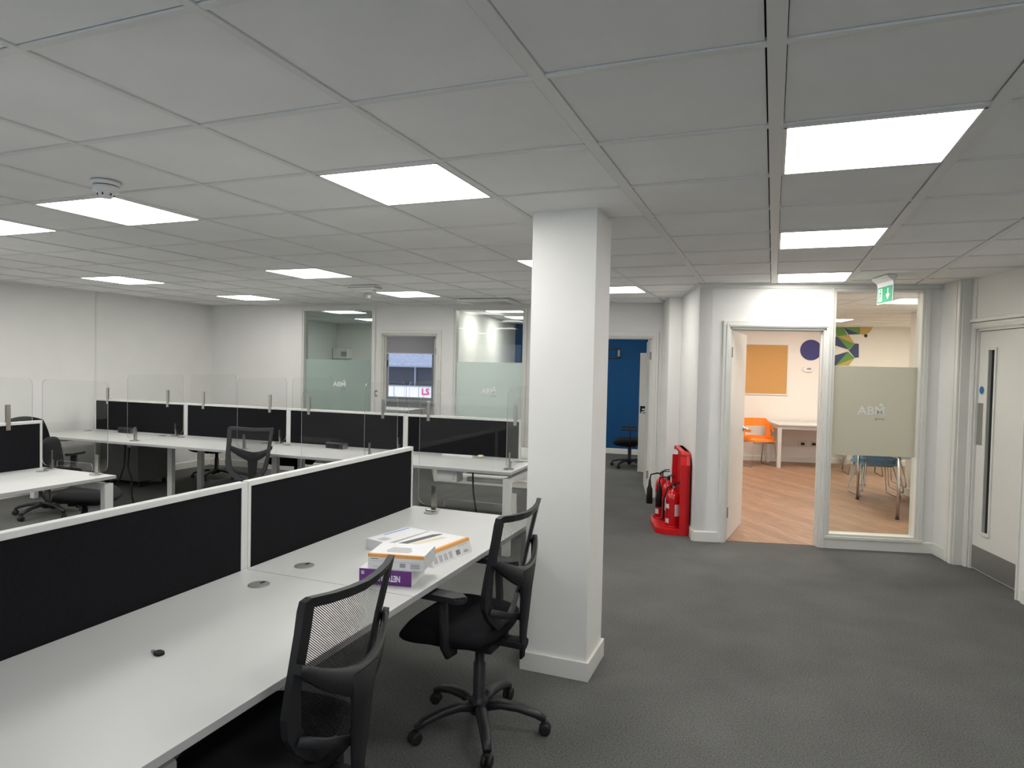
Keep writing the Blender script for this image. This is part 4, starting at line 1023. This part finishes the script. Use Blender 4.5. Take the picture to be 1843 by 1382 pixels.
bm = bmn(); tube(bm, [tuple(rb(5.33, -.62)+Vector((0, 0, .60))), tuple(rb(5.74, -.62)+Vector((0, 0, .60)))], .022, 12)
tag(obj('cable_duct', bm, METW), 'white tube running under the rear desk edge near the pillar', 'cable duct')
def cable(label, pts, r=.006):
    bm = bmn(); P = [Vector(p) for p in pts]; out = []
    for i in range(len(P)-1):
        p0, p1, p2, p3 = P[max(i-1, 0)], P[i], P[i+1], P[min(i+2, len(P)-1)]
        for k in range(6):
            s = k/6; out.append(.5*((2*p1)+(-p0+p2)*s+(2*p0-5*p1+4*p2-p3)*s*s+(-p0+3*p1-3*p2+p3)*s**3))
    out.append(P[-1]); tube(bm, out, r, 8); return tag(obj('power_cable', bm, BLKM), label, 'cable')
c = rb(5.42, -.72); cable('black cable hanging from the rear desk near the pillar', [c+Vector((0, 0, .699)), c+Vector((.01, 0, .5)), c+Vector((.04, .01, .3)), c+Vector((.05, 0, .12)), c+Vector((.09, 0, .012)), c+Vector((.20, .03, .008))], .008)
c = rb(1.22, -.62); cable('left branch of the black cables hanging under the rear desk', [c+Vector((0, 0, .699)), c+Vector((-.01, 0, .55)), c+Vector((-.03, 0, .40)), c+Vector((-.14, 0, .18)), c+Vector((-.22, 0, .02)), c+Vector((-.32, .02, .01))], .009)
c = rb(1.245, -.59); cable('right branch of the black cables hanging under the rear desk', [c+Vector((0, 0, .699)), c+Vector((-.01, 0, .55)), c+Vector((-.02, 0, .40)), c+Vector((.03, 0, .28)), c+Vector((.04, 0, .10)), c+Vector((.07, 0, .01))], .009)
# grey cabinet behind the rear bench
t = thing('storage_cabinet', 'wide grey low cabinet on casters beneath the rear bench', 'cabinet', (-7.68, 6.26, 0), R_(1))
bm = bmn(); boxr(bm, -.33, .34, -.24, .22, .07, .66, .006); obj('body', bm, CABG, t)
bm = bmn(); boxr(bm, -.325, .335, -.248, -.24, .085, .65, .003); obj('door_panel', bm, CABG, t)
for x in (-.28, .30):
    for y in (-.19, .17):
        bm = bmn(); lathe(bm, [(.02, -.012), (.032, -.012), (.034, 0), (.032, .012), (.02, .012)], (x, y, .034), 14, mat4=Matrix.Rotation(pi/2, 4, 'X')); boxr(bm, x-.02, x+.02, y-.02, y+.02, .06, .072); obj('caster', bm, RUB, t)
# key on the near desk
t = thing('small_key', 'small black key lying alone on the near desktop', 'key', (-1.722, 1.487, .7252), R_(-10)); t.scale = (1.5, 1.5, 1.2)
bm = bmn(); prism(bm, rrect(.022, .017, .007, 4), 0, .007); obj('key_head', bm, BLKM, t)
bm = bmn(); boxr(bm, -.023, -.009, -.003, .003, .001, .005); obj('key_blade', bm, GREYP, t)
# two pieces of clear tape by the seam
TAPE = mat('old tape marks', (.78, .78, .76), .25)
for k, (x, y, l) in enumerate(((-1.93, 2.305, .055), (-1.985, 2.215, .05))):
    bm = bmn(); boxr(bm, -.010, .010, -l/2, l/2, 0, .0006); o = obj('tape_strip', bm, TAPE, None, (x, y, .7253), (0, 0, R_(8))); tag(o, ['short strip of clear tape on the desk, right of the desk seam', 'short strip of clear tape on the desk, left of the desk seam'][k], 'tape')

# ---- product boxes
PUR = mat('purple card', (.135, .02, .20), .4); ORS = mat('orange stripe', (.85, .42, .12), .5); INK = mat('printed ink', (.18, .18, .19), .6); INKL = mat('pale grey print', (.50, .50, .50), .6); BLS = mat('pale blue stripe', (.30, .42, .72), .5)
WPR = mat('white print', (.85, .84, .86), .5)
def card(bm, x0, x1, y, z0, z1): boxr(bm, x0, x1, y-.0006, y, z0, z1)
# purple box (front face towards -Y side)
t = thing('purple_box', 'white carton with a purple front and upside-down lettering, bottom of the stack', 'box', (-1.462, 2.405, .7255), R_(12))
bm = bmn(); boxr(bm, -.112, .112, -.085, .095, 0, .064, .0012); obj('carton', bm, PAPER, t)
bm = bmn(); card(bm, -.1115, .1115, -.085, .001, .063); pf = tag(obj('purple_face', bm, PUR, t), 'purple front face')
text('lettering', 'NETGEAR', .034, WPR, t, (.064, -.0862, .030), (pi/2, pi, 0), .0003, bold=.0012, sx=.66, align='LEFT')
bm = bmn(); card(bm, -.103, -.090, -.0858, .040, .054); obj('small_square_mark', bm, INKL, t)
bm = bmn()
for k in range(3): boxr(bm, -.02, .09, -.06+k*.012, -.055+k*.012, .0639, .0645)
obj('side_print', bm, INK, t)
# upper white box with orange band
t = thing('router_box', 'white carton with an orange band lying on top of the purple one', 'box', (-1.425, 2.425, .7905), R_(13))
bm = bmn(); boxr(bm, -.118, .118, -.092, .085, 0, .060, .0012); obj('carton', bm, PAPER, t)
bm = bmn(); card(bm, -.118, .118, -.092, .047, .0595); boxr(bm, -.118, .118, -.093, -.080, .0598, .0606); obj('orange_band', bm, ORS, t)
bm = bmn(); card(bm, -.105, -.075, -.0921, .039, .042)
for k in range(7): card(bm, .018+k*.0034, .0198+k*.0034, -.0921, .010, .027)
for k in range(4): card(bm, .062, .100, -.0921, .008+k*.005, .010+k*.005)
obj('printed_marks', bm, INK, t)
bm = bmn(); card(bm, -.105, .10, -.0921, .031, .0325); card(bm, -.10, -.03, -.0921, .008, .010); obj('fine_print', bm, INKL, t)
bm = bmn(); prism(bm, [(-.06, -.03), (-.05, -.055), (.04, -.055), (.05, -.03), (.03, .02), (-.045, .02)], .0598, .0606); obj('product_picture', bm, INKL, t)
# two flat boxes behind
t = thing('flat_box', 'flat white carton with a blue stripe, behind the stack', 'box', (-1.715, 2.86, .7255), R_(-12))
bm = bmn(); boxr(bm, -.07, .07, -.14, .155, 0, .052, .0012); obj('carton', bm, PAPER, t)
bm = bmn(); boxr(bm, -.055, -.040, -.04, .14, .0518, .0526); obj('blue_stripe', bm, BLS, t)
bm = bmn(); boxr(bm, -.02, .03, -.12, -.07, .0518, .0525); obj('picture', bm, INKL, t)
t = thing('wedge_box', 'white carton with an orange edge, its sloping side facing the desk edge', 'box', (-1.476, 2.784, .7255), R_(-9))
bm = bmn(); prism(bm, [(-.125, 0), (.125, 0), (.1168, .022), (.100, .066), (-.125, .066)], -.155, .155, 'y'); obj('carton', bm, PAPER, t)
SL = Matrix.Rotation(math.atan2(.025, .066), 3, 'Y').to_3x3()
def slope(bm, y0, y1, a, b, e=.0006):
    """patch on the sloping side: a..b = distance up the slope"""
    L = math.hypot(.021, .066); q = []
    for k in (a, b): q.append((.125-.025*k/L+.0004, k/L*.066))
    q = [(q[0][0], q[0][1]), (q[1][0], q[1][1]), (q[1][0]+e, q[1][1]+e*.4), (q[0][0]+e, q[0][1]+e*.4)]
    prism(bm, q, y0, y1, 'y')
bm = bmn(); slope(bm, -.155, .155, .056, .0695, .0008); boxr(bm, .085, .0995, -.155, .155, .0658, .0664); obj('orange_band', bm, ORS, t)
bm = bmn()
for k in range(8): slope(bm, .03+k*.004, .032+k*.004, .012, .034)
slope(bm, .09, .13, .012, .015); slope(bm, .09, .12, .019, .022); slope(bm, -.145, -.12, .048, .051); obj('printed_marks', bm, INK, t)
bm = bmn()
for k in range(4): slope(bm, -.14+k*.038, -.115+k*.038, .010, .040)
for k in range(4): slope(bm, .06+k*.018, .066+k*.018, .046, .050)
obj('wrap_highlights', bm, INKL, t)  # glints on the wrap, painted as pale grey patches
DKP = mat('dark router picture', (.10, .10, .10), .5); YP = mat('pale yellow print', (.70, .62, .40), .5)
bm = bmn(); prism(bm, [(-.11, -.12), (-.075, .10), (-.05, .13), (-.035, .13), (-.07, -.12)], .0658, .0664); obj('product_picture', bm, DKP, t)
bm = bmn(); prism(bm, [(-.06, -.10), (-.015, .09), (.02, .09), (-.03, -.10)], .0658, .0663); obj('yellow_print', bm, YP, t)

# ================================================================= FIRE POINT
# local: x = u, y = v ; stand back sits against wall u=0
t = thing('extinguisher_stand', 'red moulded plastic stand against the white wall, holding the extinguishers', 'fire stand', uv(0, .16), TH); t.scale = (1, 1, .96)
W_ = .74
def outline(): return [(0, 0), (W_, 0), (W_, .60), (W_-.07, .78), (W_-.10, .81), (.06, .845), (.0, .78)]
bm = bmn(); prism(bm, [(0, 0), (W_, 0), (W_, .62), (W_-.05, .80), (W_-.11, .85), (.12, .85), (.03, .80), (0, .72)], -.055, -.02, 'x'); obj('back_board', bm, RED, t)
bm = bmn(); prism(bm, [(0, 0), (.035, 0), (.035, .74), (.06, .80), (0, .72)], -.11, -.02, 'x'); prism(bm, [(W_-.035, 0), (W_, 0), (W_, .62), (W_-.035, .74)], -.11, -.02, 'x')
prism(bm, [(.06, .82), (.12, .85), (W_-.11, .85), (W_-.06, .80), (W_-.12, .82), (.12, .82)], -.10, -.02, 'x'); obj('side_rim', bm, RED, t)
bm = bmn()
pl = [(-.055, 0), (-.055, W_), (-.26, W_-.02), (-.33, W_-.09), (-.345, W_/2), (-.33, .09), (-.26, .02)]
prism(bm, pl, .0, .055)
n = 40
obj('foot_tray', bm, RED, t)
for cy_, cx_ in ((.175, -.155), (.37, -.185), (.56, -.235)):
    bm = bmn(); lathe(bm, [(.076, .055), (.079, .070), (.084, .070), (.084, .055)], (cx_, cy_, 0), 28)
    obj('cup_rim', bm, RED, t)
bm = bmn(); boxr(bm, -.058, -.0545, .10, .21, .60, .74); tag(obj('instruction_label', bm, LABW, t), 'small pale label'); bm = bmn(); boxr(bm, -.058, -.0545, .25, .36, .60, .74); tag(obj('instruction_label', bm, INKL, t), 'small pale label')
bm = bmn(); boxr(bm, -.112, -.056, W_-.033, W_-.003, .62, .74); obj('corner_label', bm, LABW, t)
def extinguisher(label, v_, u_, r, h, horn, rz=0):
    p = uv(u_, v_); t = thing('fire_extinguisher', label, 'fire extinguisher', (p.x, p.y, .056), TH+rz, 'red fire extinguishers on the stand')
    bm = bmn(); lathe(bm, [(r*.9, 0), (r, .012), (r, h-.09), (r*.95, h-.06), (r*.75, h-.03), (r*.42, h-.008), (.020, h), (.020, h+.02)], n=28); obj('cylinder', bm, REDM, t)
    bm = bmn(); lathe(bm, [(.018, h+.015), (.022, h+.03), (.018, h+.05), (.010, h+.055)], n=14)
    sweep(bm, [(-.005, 0, h+.048), (.05, 0, h+.062), (.09, 0, h+.058)], rect(.018, .007)); sweep(bm, [(0, 0, h+.058), (.05, 0, h+.078), (.085, 0, h+.078)], rect(.018, .006)); obj('valve_head', bm, BLKM, t)
    bm = bmn(); lathe(bm, [(.012, 0), (.012, .012)], (0, 0, 0), 12, mat4=Matrix.Rotation(pi/2, 4, 'X')); bmesh.ops.translate(bm, vec=(.0, -.022, h+.03), verts=bm.verts); tag(obj('pressure_gauge', bm, CHROME, t), 'bright gauge')
    if horn:
        bm = bmn(); x0 = -r-.055
        tube(bm, [(-.01, 0, h+.035), (-.05, 0, h+.04), (x0, 0, h+.025), (x0-.01, 0, h-.03)], .008, 8); obj('hose', bm, BLKM, t)
        bm = bmn(); lathe(bm, [(.012, 0), (.016, -.06), (.030, -.10), (.034, -.25), (.030, -.25)], (x0-.01, 0, h-.03), 18); obj('discharge_horn', bm, BLKM, t)
    else:
        bm = bmn(); tube(bm, [(-.01, 0, h+.035), (-.06, -.01, h+.02), (-r-.02, -.02, h-.10), (-r-.022, -.02, h-.30)], .010, 8); obj('hose', bm, BLKM, t)
    bm = bmn()
    for a0, z0_, z1_ in ((-60, h*.30, h*.62), (-150, h*.10, h*.22), (-150, h*.5, h*.62)):
        ring = []
        for k in range(7):
            a = R_(a0-22+k*44/6); ring.append((r*1.012*cos(a), r*1.012*sin(a)))
        A = [bm.verts.new((x, y, z0_)) for x, y in ring]; B = [bm.verts.new((x, y, z1_)) for x, y in ring]
        for k in range(6): bm.faces.new((A[k], A[k+1], B[k+1], B[k]))
    tag(obj('label', bm, LABW, t), 'white paper label')
    return t
extinguisher('stout red extinguisher nearest the viewer, with two white labels', .335, -.155, .072, .365, False)
extinguisher('slim red extinguisher in the middle of the stand with black horn', .53, -.185, .060, .41, True, R_(-50))
extinguisher('slim red extinguisher at the far end of the stand, horn hanging left', .72, -.235, .060, .425, True, R_(10))
